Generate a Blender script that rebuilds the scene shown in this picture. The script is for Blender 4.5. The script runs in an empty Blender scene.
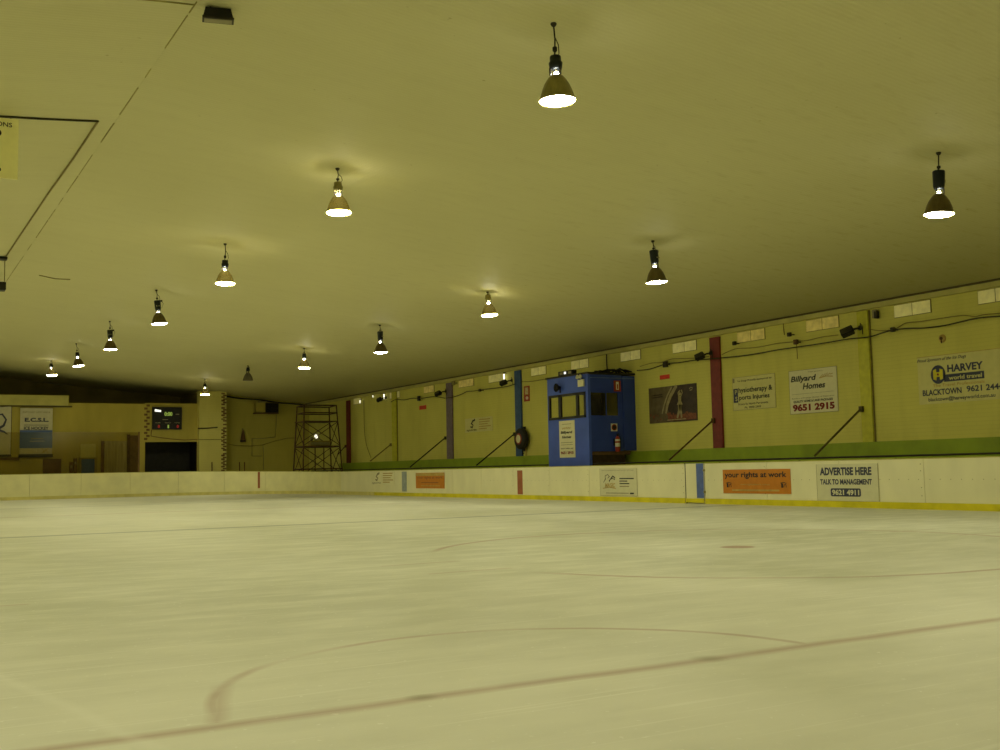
import bpy, math, random
from mathutils import Vector, Matrix, noise
random.seed(7)
C = bpy.context.scene.collection
R = math.radians

# ------------------------------------------------------------------ camera
CAM_Z = 1.0544
F = 1078.77
YAW, PITCH, ROLL = R(30.2921), R(5.024), R(1.1364)
fw = Vector((math.sin(YAW)*math.cos(PITCH), math.cos(YAW)*math.cos(PITCH), math.sin(PITCH)))
r0 = Vector((math.cos(YAW), -math.sin(YAW), 0))
u0 = r0.cross(fw)
CR = r0*math.cos(ROLL) - u0*math.sin(ROLL)
CU = u0*math.cos(ROLL) + r0*math.sin(ROLL)
cam_d = bpy.data.cameras.new('camera')
cam_d.sensor_width = 36.0
cam_d.lens = F*36.0/1000.0
cam_d.clip_start = 0.05
cam_d.clip_end = 300
cam = bpy.data.objects.new('camera', cam_d)
C.objects.link(cam)
m = Matrix((CR, CU, -fw)).transposed().to_4x4()
m.translation = Vector((0, 0, CAM_Z))
cam.matrix_world = m
bpy.context.scene.camera = cam


def on(px, py, axis, val):
    """the point of the photograph (px, py) on the plane axis = val of the hall"""
    d = (px-500)/F*CR + (375-py)/F*CU + fw
    o = Vector((0, 0, CAM_Z))
    return o + d*((val-o[axis])/d[axis])


# ------------------------------------------------------------------ hall dimensions
XW = 23.175          # inner face of the long wall
XB = 20.08           # face of the rink boards
YE = 60.5            # end boards
YP = 62.0            # partition behind the end boards
YC = 63.0            # end wall in the corner
RIDGE_X, RIDGE_Z, SLOPE = 3.5, 7.183, 0.0947


def ceil_z(x):
    return RIDGE_Z - SLOPE*abs(x-RIDGE_X)


# ------------------------------------------------------------------ materials
def sock(node, *names):
    for n in names:
        if n in node.inputs:
            return node.inputs[n]


def mat(name, col, rough=.7, metal=0, spec=.3, var=.12, scale=6., emit=None, strength=0, stretch=(1, 1, 1), bump=0.):
    mt = bpy.data.materials.new(name)
    mt.use_nodes = True
    nt = mt.node_tree
    b = nt.nodes['Principled BSDF']
    b.inputs['Roughness'].default_value = rough
    b.inputs['Metallic'].default_value = metal
    sock(b, 'Specular IOR Level', 'Specular').default_value = spec
    tc = nt.nodes.new('ShaderNodeTexCoord')
    mp = nt.nodes.new('ShaderNodeMapping')
    mp.inputs['Scale'].default_value = stretch
    nz = nt.nodes.new('ShaderNodeTexNoise')
    nz.inputs['Scale'].default_value = scale
    nz.inputs['Detail'].default_value = 4
    rp = nt.nodes.new('ShaderNodeValToRGB')
    lo = [max(0, c*(1-var)) for c in col]
    hi = [min(1, c*(1+var)) for c in col]
    rp.color_ramp.elements[0].position = .3
    rp.color_ramp.elements[1].position = .7
    rp.color_ramp.elements[0].color = (*lo, 1)
    rp.color_ramp.elements[1].color = (*hi, 1)
    nt.links.new(tc.outputs['Object'], mp.inputs['Vector'])
    nt.links.new(mp.outputs['Vector'], nz.inputs['Vector'])
    nt.links.new(nz.outputs['Fac'], rp.inputs['Fac'])
    nt.links.new(rp.outputs['Color'], b.inputs['Base Color'])
    if bump:
        bp = nt.nodes.new('ShaderNodeBump')
        bp.inputs['Strength'].default_value = bump
        nt.links.new(nz.outputs['Fac'], bp.inputs['Height'])
        nt.links.new(bp.outputs['Normal'], b.inputs['Normal'])
    if emit:
        sock(b, 'Emission Color').default_value = (*emit, 1)
        b.inputs['Emission Strength'].default_value = strength
    return mt


def glass(name, tint, gloss=.06, rough=.1):
    mt = bpy.data.materials.new(name)
    mt.use_nodes = True
    nt = mt.node_tree
    nt.nodes.remove(nt.nodes['Principled BSDF'])
    out = nt.nodes['Material Output']
    tr = nt.nodes.new('ShaderNodeBsdfTransparent')
    tr.inputs[0].default_value = (*tint, 1)
    gl = nt.nodes.new('ShaderNodeBsdfGlossy')
    gl.inputs['Roughness'].default_value = rough
    mx = nt.nodes.new('ShaderNodeMixShader')
    mx.inputs[0].default_value = gloss
    nt.links.new(tr.outputs[0], mx.inputs[1])
    nt.links.new(gl.outputs[0], mx.inputs[2])
    nt.links.new(mx.outputs[0], out.inputs[0])
    return mt


class NT:
    """small node graph builder"""
    def __init__(s, name):
        s.mt = bpy.data.materials.new(name)
        s.mt.use_nodes = True
        s.t = s.mt.node_tree
        s.b = s.t.nodes['Principled BSDF']

    def n(s, typ, **kw):
        nd = s.t.nodes.new(typ)
        for k, v in kw.items():
            setattr(nd, k, v)
        return nd

    def put(s, inp, v):
        if isinstance(v, (int, float)):
            inp.default_value = v
        elif isinstance(v, tuple):
            inp.default_value = v
        else:
            s.t.links.new(v, inp)

    def m(s, op, a, b=0., c=None, clamp=False):
        nd = s.n('ShaderNodeMath', operation=op, use_clamp=clamp)
        s.put(nd.inputs[0], a)
        s.put(nd.inputs[1], b)
        if c is not None:
            s.put(nd.inputs[2], c)
        return nd.outputs[0]

    def noise(s, vec, scale, detail=3., stretch=None, rot=None, rough=.5):
        if stretch or rot:
            mp = s.n('ShaderNodeMapping')
            if rot:
                mp.inputs['Rotation'].default_value = rot
            if stretch:
                mp.inputs['Scale'].default_value = stretch
            s.t.links.new(vec, mp.inputs['Vector'])
            vec = mp.outputs['Vector']
        nz = s.n('ShaderNodeTexNoise')
        nz.inputs['Scale'].default_value = scale
        nz.inputs['Detail'].default_value = detail
        nz.inputs['Roughness'].default_value = rough
        s.t.links.new(vec, nz.inputs['Vector'])
        return nz.outputs['Fac']

    def ramp(s, v, lo, hi, a=0., b=1.):
        nd = s.n('ShaderNodeMapRange')
        nd.inputs[1].default_value = lo
        nd.inputs[2].default_value = hi
        nd.inputs[3].default_value = a
        nd.inputs[4].default_value = b
        s.put(nd.inputs[0], v)
        return nd.outputs[0]

    def mix(s, fac, a, b):
        nd = s.n('ShaderNodeMix', data_type='RGBA')
        s.put(nd.inputs[0], fac)
        s.put(nd.inputs[6], a)
        s.put(nd.inputs[7], b)
        return nd.outputs[2]


# --- ice, with the painted lines under the surface
def ice_material():
    g = NT('ice')
    tc = g.n('ShaderNodeTexCoord')
    P = tc.outputs['Object']
    sp = g.n('ShaderNodeSeparateXYZ')
    g.t.links.new(P, sp.inputs[0])
    X, Y = sp.outputs[0], sp.outputs[1]
    wob = g.m('MULTIPLY', g.m('SUBTRACT', g.noise(P, .9, 2.), .5), .10)
    Xw, Yw = g.m('ADD', X, wob), g.m('ADD', Y, wob)

    def line(v, at, half, soft=.02):
        d = g.m('ABSOLUTE', g.m('SUBTRACT', v, at))
        return g.ramp(d, half-soft, half+soft, 1., 0.)

    def dist(cx, cy):
        a = g.m('POWER', g.m('ABSOLUTE', g.m('SUBTRACT', Xw, cx)), 2.)
        b = g.m('POWER', g.m('ABSOLUTE', g.m('SUBTRACT', Yw, cy)), 2.)
        return g.m('SQRT', g.m('ADD', a, b))

    def ring(cx, cy, r, half):
        return line(dist(cx, cy), r, half)

    def above(v, at):
        return g.ramp(v, at-.01, at+.01, 0., 1.)
    wear = g.ramp(g.noise(P, 1.1, 3.), .38, .62, .25, 1.)
    # base colour: clouded, scraped ice
    big = g.noise(P, .35, 5., stretch=(1, .55, 1))
    fine = g.noise(P, 2.2, 7., stretch=(.5, 1.2, 1), rot=(0, 0, .35), rough=.62)
    scr1 = g.noise(P, 5.0, 3., stretch=(.12, 4.5, 1), rot=(0, 0, .6))
    scr2 = g.noise(P, 5.0, 3., stretch=(.12, 4.5, 1), rot=(0, 0, -.5))
    near = g.m('ADD', g.ramp(Y, 5.0, 9.5, 1., 0.), g.ramp(Y, 15., 30., 0., .8))  # lamp light on the near ice painted into its tone, far ice lighter
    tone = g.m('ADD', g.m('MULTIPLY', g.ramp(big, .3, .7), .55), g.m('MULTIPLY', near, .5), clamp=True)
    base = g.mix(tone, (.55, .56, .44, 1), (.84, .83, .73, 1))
    base = g.mix(g.ramp(fine, .45, .70, 0., .55), base, (.88, .87, .76, 1))
    base = g.mix(g.ramp(fine, .28, .44, .2, 0.), base, (.50, .50, .37, 1))
    s1 = g.m('MULTIPLY', g.ramp(scr1, .60, .72, 0., .75), g.ramp(big, .4, .6))
    base = g.mix(s1, base, (.95, .94, .86, 1))
    base = g.mix(g.ramp(scr2, .63, .73, 0., .6), base, (.95, .94, .86, 1))
    speck = g.noise(P, 22., 2.)
    base = g.mix(g.ramp(speck, .68, .74, 0., .7), base, (.97, .97, .90, 1))
    RED = (.42, .26, .20, 1)
    BLUE = (.30, .32, .30, 1)
    inside = g.m('MULTIPLY', above(X, -13.9), g.ramp(X, 20.05, 20.07, 1., 0.))
    goal = g.m('MULTIPLY', line(Yw, 4.64, .045, .05), g.ramp(wear, .2, .5, .75, 1.))
    crease = g.m('MULTIPLY', ring(3.06, 4.64, 1.72, .03), above(Y, 4.64))
    crease = g.m('MULTIPLY', crease, g.ramp(g.noise(P, .8, 3.), .40, .60, .12, .85))
    slant = g.m('SUBTRACT', Xw, g.m('MULTIPLY', g.m('SUBTRACT', Y, 4.74), .29))
    left = g.m('MULTIPLY', g.m('MULTIPLY', line(slant, 1.33, .02, .05), above(Y, 4.7)), g.ramp(Y, 5.4, 5.6, .9, 0.))
    gap = g.m('MULTIPLY', g.ramp(X, 6.3, 6.9, 1., 0.), g.m('MULTIPLY', g.ramp(Y, 9.0, 9.6, 0., 1.), g.ramp(Y, 12.8, 13.3, 1., 0.)))
    circ = g.m('MULTIPLY', ring(9.73, 10.65, 3.95, .045), g.ramp(g.noise(P, .33, 2.), .40, .55, .6, 1.))
    circ = g.m('MULTIPLY', circ, g.m('SUBTRACT', 1., gap))
    circ2 = g.m('MULTIPLY', ring(-3.6, 10.65, 4.2, .035), .5)
    spot = g.ramp(dist(9.73, 10.65), .19, .24, 1.2, 0.)
    spot2 = g.ramp(dist(-3.6, 10.65), .19, .24, .75, 0.)

    def hash_(x0, x1, y):
        a = g.m('MULTIPLY', above(X, x0), g.ramp(X, x1-.02, x1+.02, 1., 0.))
        return g.m('MULTIPLY', g.m('MULTIPLY', a, line(Yw, y, .03)), .6)
    red = goal
    for k in (crease, left, circ, circ2, spot, spot2, hash_(.2, 1.2, 10.05), hash_(.2, .95, 11.2),
              hash_(13.4, 14.4, 10.1), hash_(13.4, 14.4, 11.3), hash_(5.0, 6.0, 10.1), hash_(5.0, 6.0, 11.3),
              g.m('MULTIPLY', line(Yw, 33.1, .15, .04), .6)):
        red = g.m('MAXIMUM', red, k)
    red = g.m('MULTIPLY', red, inside)
    base = g.mix(g.m('MULTIPLY', red, .66), base, RED)
    blue = g.m('MAXIMUM', line(Yw, 21.7, .16, .05), line(Yw, 42.8, .15, .05))
    base = g.mix(g.m('MULTIPLY', g.m('MULTIPLY', blue, inside), .7), base, BLUE)
    holes = g.m('MAXIMUM', g.ramp(dist(2.26, 4.66), .02, .09, .38, 0.), g.ramp(dist(4.02, 4.66), .02, .12, .38, 0.))
    base = g.mix(holes, base, (.16, .16, .04, 1))
    # the old white mark across the near end
    d = g.m('ABSOLUTE', g.m('SUBTRACT', g.m('ADD', Xw, g.m('MULTIPLY', Y, .165)), 1.72))
    wl = g.m('MULTIPLY', g.ramp(d, .01, .06, .22, 0.), g.ramp(Y, 7.0, 8.0, 1., 0.))
    base = g.mix(wl, base, (.97, .96, .88, 1))
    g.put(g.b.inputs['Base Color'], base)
    g.put(g.b.inputs['Roughness'], g.ramp(big, .3, .7, .42, .6))
    sock(g.b, 'Specular IOR Level').default_value = .22
    bp = g.n('ShaderNodeBump')
    bp.inputs['Strength'].default_value = .08
    g.put(bp.inputs['Height'], fine)
    g.t.links.new(bp.outputs['Normal'], g.b.inputs['Normal'])
    return g.mt


def ceiling_material():
    g = NT('ribbed_ceiling')
    tc = g.n('ShaderNodeTexCoord')
    P = tc.outputs['Object']
    sp = g.n('ShaderNodeSeparateXYZ')
    g.t.links.new(P, sp.inputs[0])
    X, Y = sp.outputs[0], sp.outputs[1]
    rib = g.m('SINE', g.m('MULTIPLY', Y, 2*math.pi/.085))
    big = g.noise(P, .25, 5.)
    streak = g.noise(P, 1.6, 6., stretch=(.35, 2.2, 1))
    stain = g.noise(P, 4.5, 6., stretch=(.5, 1.4, 1))
    base = g.mix(g.ramp(big, .3, .7), (.63, .60, .335, 1), (.67, .64, .365, 1))
    base = g.mix(g.ramp(streak, .45, .75, 0., .18), base, (.54, .50, .25, 1))
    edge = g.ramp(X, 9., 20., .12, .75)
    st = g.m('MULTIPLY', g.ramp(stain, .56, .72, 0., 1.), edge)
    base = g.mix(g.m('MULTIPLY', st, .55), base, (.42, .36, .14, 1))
    base = g.mix(g.m('MULTIPLY', g.ramp(rib, -.2, 1., 0., 1.), .10), base, (.48, .44, .2, 1))
    sp2 = g.noise(P, 7., 2.)
    base = g.mix(g.ramp(sp2, .74, .80, 0., .5), base, (.32, .26, .08, 1))
    wall_shade = g.m('MULTIPLY', g.m('POWER', g.ramp(X, 10., 23.2, 0., 1.), 1.5), .62)  # shade toward the long wall, painted into the ceiling colour
    base = g.mix(wall_shade, base, (.25, .22, .07, 1))
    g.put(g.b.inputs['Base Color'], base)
    g.b.inputs['Roughness'].default_value = .62
    sock(g.b, 'Specular IOR Level').default_value = .25
    bp = g.n('ShaderNodeBump')
    bp.inputs['Strength'].default_value = .12
    bp.inputs['Distance'].default_value = .02
    g.put(bp.inputs['Height'], rib)
    g.t.links.new(bp.outputs['Normal'], g.b.inputs['Normal'])
    return g.mt


def block_wall_material(name, c1, c2, axis='Y'):
    g = NT(name)
    tc = g.n('ShaderNodeTexCoord')
    P = tc.outputs['Object']
    sp = g.n('ShaderNodeSeparateXYZ')
    g.t.links.new(P, sp.inputs[0])
    cb = g.n('ShaderNodeCombineXYZ')
    g.t.links.new(sp.outputs[1 if axis == 'Y' else 0], cb.inputs[0])
    g.t.links.new(sp.outputs[2], cb.inputs[1])
    br = g.n('ShaderNodeTexBrick')
    g.t.links.new(cb.outputs[0], br.inputs['Vector'])
    br.inputs['Scale'].default_value = 1.
    br.inputs['Brick Width'].default_value = 2.4
    br.inputs['Row Height'].default_value = .10
    br.inputs['Mortar Size'].default_value = .008
    br.inputs['Mortar Smooth'].default_value = .3
    br.inputs['Color1'].default_value = (1, 1, 1, 1)
    br.inputs['Color2'].default_value = (.97, .97, .97, 1)
    br.inputs['Mortar'].default_value = (.86, .86, .84, 1)
    big = g.noise(P, .5, 5.)
    drip = g.noise(P, 2.2, 4., stretch=(1, 1, .2) if axis == 'Y' else (1, 1, .2))
    base = g.mix(g.ramp(big, .3, .7), c1, c2)
    base = g.mix(g.ramp(drip, .5, .8, 0., .3), base, tuple(v*.7 for v in c1[:3])+(1,))
    mu = g.n('ShaderNodeMix', data_type='RGBA', blend_type='MULTIPLY')
    mu.inputs[0].default_value = .55
    g.put(mu.inputs[6], base)
    g.put(mu.inputs[7], br.outputs['Color'])
    g.put(g.b.inputs['Base Color'], mu.outputs[2])
    g.b.inputs['Roughness'].default_value = .7
    sock(g.b, 'Specular IOR Level').default_value = .25
    return g.mt


M = {}
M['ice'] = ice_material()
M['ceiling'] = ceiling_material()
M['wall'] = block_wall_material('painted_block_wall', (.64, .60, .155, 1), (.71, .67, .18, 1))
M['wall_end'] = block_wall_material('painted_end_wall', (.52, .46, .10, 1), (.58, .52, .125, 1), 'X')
M['wall_back'] = mat('recess_shade', (.24, .19, .05), var=.3, scale=.6)  # darkness of the recess put into the wall colour
M['pier'] = block_wall_material('pale_pier', (.66, .60, .19, 1), (.72, .66, .22, 1), 'X')
M['partition'] = mat('partition_yellow', (.47, .395, .085), var=.12, scale=1.2, stretch=(1, 1, .3))
M['partition_dark'] = mat('partition_brown', (.32, .25, .06), var=.15, scale=1.2)
M['beam'] = mat('beam_cream', (.54, .50, .17), var=.1, scale=2)
M['gap'] = mat('shadow_gap', (.10, .08, .03), var=.2)
M['green'] = mat('green_paint', (.27, .36, .022), rough=.5, var=.16, scale=1.5)
M['board'] = mat('white_board', (.80, .77, .53), rough=.45, var=.06, scale=1.6, stretch=(1, 1, .5))
M['board_old'] = mat('yellowed_board', (.80, .76, .44), rough=.5, var=.07, scale=1.6)
M['seam'] = mat('seam', (.30, .27, .12), var=.1)
M['kick'] = mat('yellow_kick', (.66, .58, .015), rough=.45, var=.14, scale=3)
M['kick_old'] = mat('faded_kick', (.66, .60, .22), rough=.45, var=.12, scale=3)
M['cap'] = mat('board_cap', (.45, .42, .10), rough=.5, var=.15, scale=3)
M['maroon'] = mat('maroon_paint', (.21, .035, .03), rough=.5, var=.15)
M['blue_post'] = mat('blue_paint', (.05, .105, .27), rough=.5, var=.15)
M['mauve_post'] = mat('mauve_paint', (.19, .145, .19), rough=.5, var=.15)
M['olive_post'] = mat('olive_paint', (.56, .54, .05), rough=.5, var=.12)
M['flood_glass'] = mat('flood_glass', (.05, .045, .025), rough=.3, var=.2)
M['dark'] = mat('dark_metal', (.035, .03, .02), rough=.5, metal=.3, var=.3)
M['black'] = mat('black_paint', (.012, .011, .010), rough=.5, var=.3)
M['rust'] = mat('rusty_steel', (.10, .055, .025), rough=.7, metal=.2, var=.4, scale=9)
M['cable'] = mat('cable', (.045, .04, .015), rough=.6, var=.2)
M['joint'] = mat('ceiling_joint', (.36, .32, .11), var=.3, scale=2)
M['olive_brace'] = mat('olive_brace', (.11, .09, .03), var=.2)
M['olive_cable'] = mat('painted_cable', (.22, .18, .05), rough=.6, var=.2)
M['housing'] = mat('ballast_housing', (.02, .025, .03), rough=.4, metal=.4, var=.25)
M['housing_pale'] = mat('ballast_pale', (.30, .26, .10), rough=.4, metal=.3, var=.2)
M['shade_olive'] = mat('olive_spun_shade', (.27, .235, .075), rough=.38, metal=.3, var=.25, scale=18, stretch=(1, 1, .1))
M['shade_dark'] = mat('spun_metal_shade', (.13, .10, .035), rough=.38, metal=.4, var=.25, scale=18, stretch=(1, 1, .1))
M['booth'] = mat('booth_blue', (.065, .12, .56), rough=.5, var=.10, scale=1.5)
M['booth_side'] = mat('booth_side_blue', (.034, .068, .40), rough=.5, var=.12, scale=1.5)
M['frame'] = mat('dark_window_frame', (.03, .028, .025), rough=.5, var=.2)
M['brown'] = mat('brown_board', (.16, .09, .035), rough=.7, var=.25, scale=3)
M['under_shadow'] = mat('shadow_brown', (.05, .03, .012), rough=.8, var=.3)  # colour of the shadow under the booth side
M['red'] = mat('red_sign', (.70, .05, .03), rough=.4, var=.1)
M['red_dark'] = mat('red_box', (.36, .045, .03), rough=.4, var=.15)
M['white'] = mat('white_paint', (.78, .76, .62), rough=.5, var=.05)
M['sign_white'] = mat('sign_white', (.74, .70, .46), rough=.4, var=.04)
M['sign_grey'] = mat('sign_grey', (.66, .64, .44), rough=.4, var=.04)
M['sign_hang'] = mat('sign_glow', (.86, .82, .36), rough=.4, var=.04, emit=(.8, .75, .2), strength=.06)  # faint emission added to lift the sign above the ceiling tone
M['sign_wall'] = mat('sign_cream', (.66, .62, .25), rough=.4, var=.04)
M['ink'] = mat('ink', (.022, .022, .025), rough=.5, var=.1)
M['ink_blue'] = mat('ink_blue', (.05, .055, .10), rough=.5, var=.1)
M['ink_grey'] = mat('ink_grey', (.28, .25, .14), rough=.5, var=.1)
M['ink_red'] = mat('ink_red', (.22, .02, .022), rough=.5, var=.1)
M['ink_tan'] = mat('ink_tan', (.48, .33, .09), rough=.5, var=.15)
M['orange'] = mat('orange_sign', (.55, .20, .018), rough=.45, var=.07)
M['orange_dark'] = mat('orange_print', (.30, .11, .03), rough=.45, var=.07)
M['stripe_blue'] = mat('stripe_blue', (.10, .155, .44), rough=.5, var=.15)
M['stripe_pale'] = mat('stripe_pale_blue', (.30, .34, .36), rough=.5, var=.15)
M['stripe_red'] = mat('stripe_red', (.34, .11, .05), rough=.5, var=.15)
M['panel'] = mat('translucent_panel', (.86, .79, .36), rough=.3, spec=.5, var=.14, scale=5, emit=(.8, .72, .25), strength=.09)
M['panel_warm'] = mat('warm_panel', (.84, .70, .26), rough=.3, spec=.5, var=.2, scale=5, emit=(.8, .6, .12), strength=.06)
M['banner_blue'] = mat('banner_blue', (.075, .13, .36), rough=.6, var=.12)
M['banner_white'] = mat('banner_white', (.56, .53, .38), rough=.6, var=.06)
M['screen'] = glass('tinted_perspex', (.80, .77, .62), .03)
M['pane'] = glass('clear_pane', (.97, .97, .92), .03)
M['pane_side'] = glass('grimy_pane', (.62, .60, .45), .06)
M['prism'] = glass('prismatic_shade', (.80, .74, .48), .14, .4)
M['prism_dim'] = glass('prismatic_shade_dim', (.42, .36, .16), .2, .4)
M['plywood'] = mat('weathered_ply', (.40, .34, .17), rough=.8, var=.25, scale=4, stretch=(3, 3, .2))
M['art_dark'] = mat('poster_dark', (.045, .028, .018), rough=.35, var=.4, scale=5)
M['art_brown'] = mat('poster_brown', (.13, .10, .05), rough=.35, var=.3, scale=5)
M['art_pale'] = mat('poster_pale', (.34, .28, .14), rough=.35, var=.2, scale=8)
M['art_red'] = mat('poster_red', (.20, .06, .03), rough=.35, var=.4, scale=12)
M['rubber'] = mat('black_rubber', (.02, .018, .015), rough=.6, var=.2)
M['led_green'] = mat('led_green', (.1, .2, .05), emit=(.55, .75, .12), strength=.4)
M['led_red'] = mat('led_red', (.2, .02, .02), emit=(.8, .05, .03), strength=.25)
M['white_glow'] = mat('white_glow', (.6, .6, .6), emit=(1, 1, .9), strength=1.2)
LC = (1.0, .97, .62)
LENS = 160.


def lamp_mat(name, k, col=LC):
    mt = bpy.data.materials.new(name)
    mt.use_nodes = True
    nt = mt.node_tree
    nt.nodes.remove(nt.nodes['Principled BSDF'])
    e = nt.nodes.new('ShaderNodeEmission')
    # slightly uneven glow of the arc tube behind its lens
    tc = nt.nodes.new('ShaderNodeTexCoord')
    nz = nt.nodes.new('ShaderNodeTexNoise')
    nz.inputs['Scale'].default_value = 3.
    mr = nt.nodes.new('ShaderNodeMapRange')
    mr.inputs[3].default_value = k*.85
    mr.inputs[4].default_value = k*1.15
    nt.links.new(tc.outputs['Object'], nz.inputs['Vector'])
    nt.links.new(nz.outputs['Fac'], mr.inputs[0])
    nt.links.new(mr.outputs[0], e.inputs['Strength'])
    e.inputs['Color'].default_value = (*col, 1)
    nt.links.new(e.outputs[0], nt.nodes['Material Output'].inputs[0])
    return mt


M['lens'] = lamp_mat('glowing_lens', LENS)
M['lens_dim'] = lamp_mat('dim_lens', LENS*.85)
M['neck_mid'] = lamp_mat('glowing_neck', 110., (1., .97, .8))
M['neck_hot'] = lamp_mat('hot_neck', 190., (1., .97, .8))
M['glow_small'] = lamp_mat('small_glow', 2.2, (1., .97, .75))


# ------------------------------------------------------------------ mesh builder
class MB:
    def __init__(s):
        s.v, s.f, s.mi, s.sm = [], [], [], []

    def add(s, vs, fs, mi=0, sm=False):
        o = len(s.v)
        s.v += [Vector(p) for p in vs]
        for f in fs:
            s.f.append([o+i for i in f])
            s.mi.append(mi)
            s.sm.append(sm)

    def box(s, x0, x1, y0, y1, z0, z1, mi=0):
        x0, x1 = min(x0, x1), max(x0, x1)
        y0, y1 = min(y0, y1), max(y0, y1)
        z0, z1 = min(z0, z1), max(z0, z1)
        vs = [(x0, y0, z0), (x1, y0, z0), (x1, y1, z0), (x0, y1, z0), (x0, y0, z1), (x1, y0, z1), (x1, y1, z1), (x0, y1, z1)]
        s.add(vs, [(0, 3, 2, 1), (4, 5, 6, 7), (0, 1, 5, 4), (1, 2, 6, 5), (2, 3, 7, 6), (3, 0, 4, 7)], mi)
        return s

    def obox(s, c, size, rot, mi=0):
        hx, hy, hz = [k/2 for k in size]
        vs = [Vector(c)+rot @ Vector(p) for p in ((-hx, -hy, -hz), (hx, -hy, -hz), (hx, hy, -hz), (-hx, hy, -hz),
                                                  (-hx, -hy, hz), (hx, -hy, hz), (hx, hy, hz), (-hx, hy, hz))]
        s.add(vs, [(0, 3, 2, 1), (4, 5, 6, 7), (0, 1, 5, 4), (1, 2, 6, 5), (2, 3, 7, 6), (3, 0, 4, 7)], mi)
        return s

    def tube(s, pts, r, n=8, mi=0, caps=True):
        pts = [Vector(p) for p in pts]
        rings = []
        up = Vector((0, 0, 1))
        for i, p in enumerate(pts):
            t = (pts[min(i+1, len(pts)-1)]-pts[max(i-1, 0)]).normalized()
            a = t.cross(up if abs(t.z) < .95 else Vector((1, 0, 0))).normalized()
            b = t.cross(a)
            rr = r[i] if isinstance(r, (list, tuple)) else r
            rings.append([p+(a*math.cos(k*2*math.pi/n)+b*math.sin(k*2*math.pi/n))*rr for k in range(n)])
        vs = [q for rg in rings for q in rg]
        fs = []
        for i in range(len(pts)-1):
            for k in range(n):
                fs.append((i*n+k, i*n+(k+1) % n, (i+1)*n+(k+1) % n, (i+1)*n+k))
        s.add(vs, fs, mi, True)
        if caps:
            s.add(rings[0], [tuple(range(n))], mi)
            s.add(rings[-1], [tuple(range(n-1, -1, -1))], mi)
        return s

    def lathe(s, prof, n=24, mi=0, c=(0, 0, 0), rot=None, cap0=False, cap1=False):
        c = Vector(c)
        vs = []
        for r, z in prof:
            for k in range(n):
                p = Vector((r*math.cos(2*math.pi*k/n), r*math.sin(2*math.pi*k/n), z))
                vs.append(c+(rot @ p if rot else p))
        fs = []
        for i in range(len(prof)-1):
            for k in range(n):
                fs.append((i*n+k, i*n+(k+1) % n, (i+1)*n+(k+1) % n, (i+1)*n+k))
        s.add(vs, fs, mi, True)
        L = len(prof)-1
        if cap0:
            s.add(vs[:n], [tuple(range(n-1, -1, -1))], mi)
        if cap1:
            s.add(vs[L*n:], [tuple(range(n))], mi)
        return s

    def poly(s, pts, mi=0):
        s.add(pts, [tuple(range(len(pts)))], mi)
        return s

    def rect(s, x0, z0, x1, z1, y, mi=0):
        """flat rectangle facing -Y"""
        return s.poly([(x0, y, z0), (x1, y, z0), (x1, y, z1), (x0, y, z1)], mi)

    def ribbon(s, pts, w, y, mi=0):
        """flat brush stroke facing -Y through (x, z) points, width w (number or list)"""
        L = []
        for i, p in enumerate(pts):
            a, b = pts[max(i-1, 0)], pts[min(i+1, len(pts)-1)]
            t = Vector((b[0]-a[0], b[1]-a[1])).normalized()
            ww = w[i] if isinstance(w, (list, tuple)) else w
            n = Vector((-t.y, t.x))*ww/2
            L.append(((p[0]-n.x, y, p[1]-n.y), (p[0]+n.x, y, p[1]+n.y)))
        for i in range(len(L)-1):
            s.poly([L[i][0], L[i+1][0], L[i+1][1], L[i][1]], mi)
        return s

    def disc(s, x, z, r, y, mi=0, n=20, rz=None):
        return s.poly([(x+r*math.cos(2*math.pi*k/n), y, z+(rz or r)*math.sin(2*math.pi*k/n)) for k in range(n)], mi)

    def text(s, txt, x0, z0, w, h, y, mi=0, shear=0., bold=0., depth=.0):
        """letters facing -Y, scaled to fill the w x h rectangle whose lower left corner is (x0, z0)"""
        cu = bpy.data.curves.new('letters', 'FONT')
        cu.body = txt
        cu.shear = shear
        cu.offset = bold*1.3+.012
        cu.resolution_u = 3
        ob = bpy.data.objects.new('letters', cu)
        C.objects.link(ob)
        dg = bpy.context.evaluated_depsgraph_get()
        me = bpy.data.meshes.new_from_object(ob.evaluated_get(dg))
        vs = [p.co.copy() for p in me.vertices]
        fs = [tuple(p.vertices) for p in me.polygons]
        C.objects.unlink(ob)
        bpy.data.objects.remove(ob)
        bpy.data.curves.remove(cu)
        bpy.data.meshes.remove(me)
        if not vs:
            return s
        ax, bx = min(p.x for p in vs), max(p.x for p in vs)
        ay, by = min(p.y for p in vs), max(p.y for p in vs)
        kx, ky = w/max(bx-ax, 1e-6), h/max(by-ay, 1e-6)
        s.add([((p.x-ax)*kx+x0, y, (p.y-ay)*ky+z0) for p in vs], fs, mi)
        return s

    def mesh(s, name, mats):
        me = bpy.data.meshes.new(name)
        me.from_pydata([tuple(p) for p in s.v], [], s.f)
        for mt in mats:
            me.materials.append(M[mt] if isinstance(mt, str) else mt)
        for p, i, sm in zip(me.polygons, s.mi, s.sm):
            p.material_index = i
            p.use_smooth = sm
        me.update()
        return me

    def build(s, name, mats, parent=None, loc=(0, 0, 0), rz=0., bevel=0.):
        if not isinstance(mats, (list, tuple)):
            mats = [mats]
        o = bpy.data.objects.new(name, s.mesh(name, mats))
        C.objects.link(o)
        o.location = loc
        o.rotation_euler = (0, 0, rz)
        if parent:
            o.parent = parent
        if bevel:
            b = o.modifiers.new('edge', 'BEVEL')
            b.width = bevel
            b.segments = 2
            b.limit_method = 'ANGLE'
        return o


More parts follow.
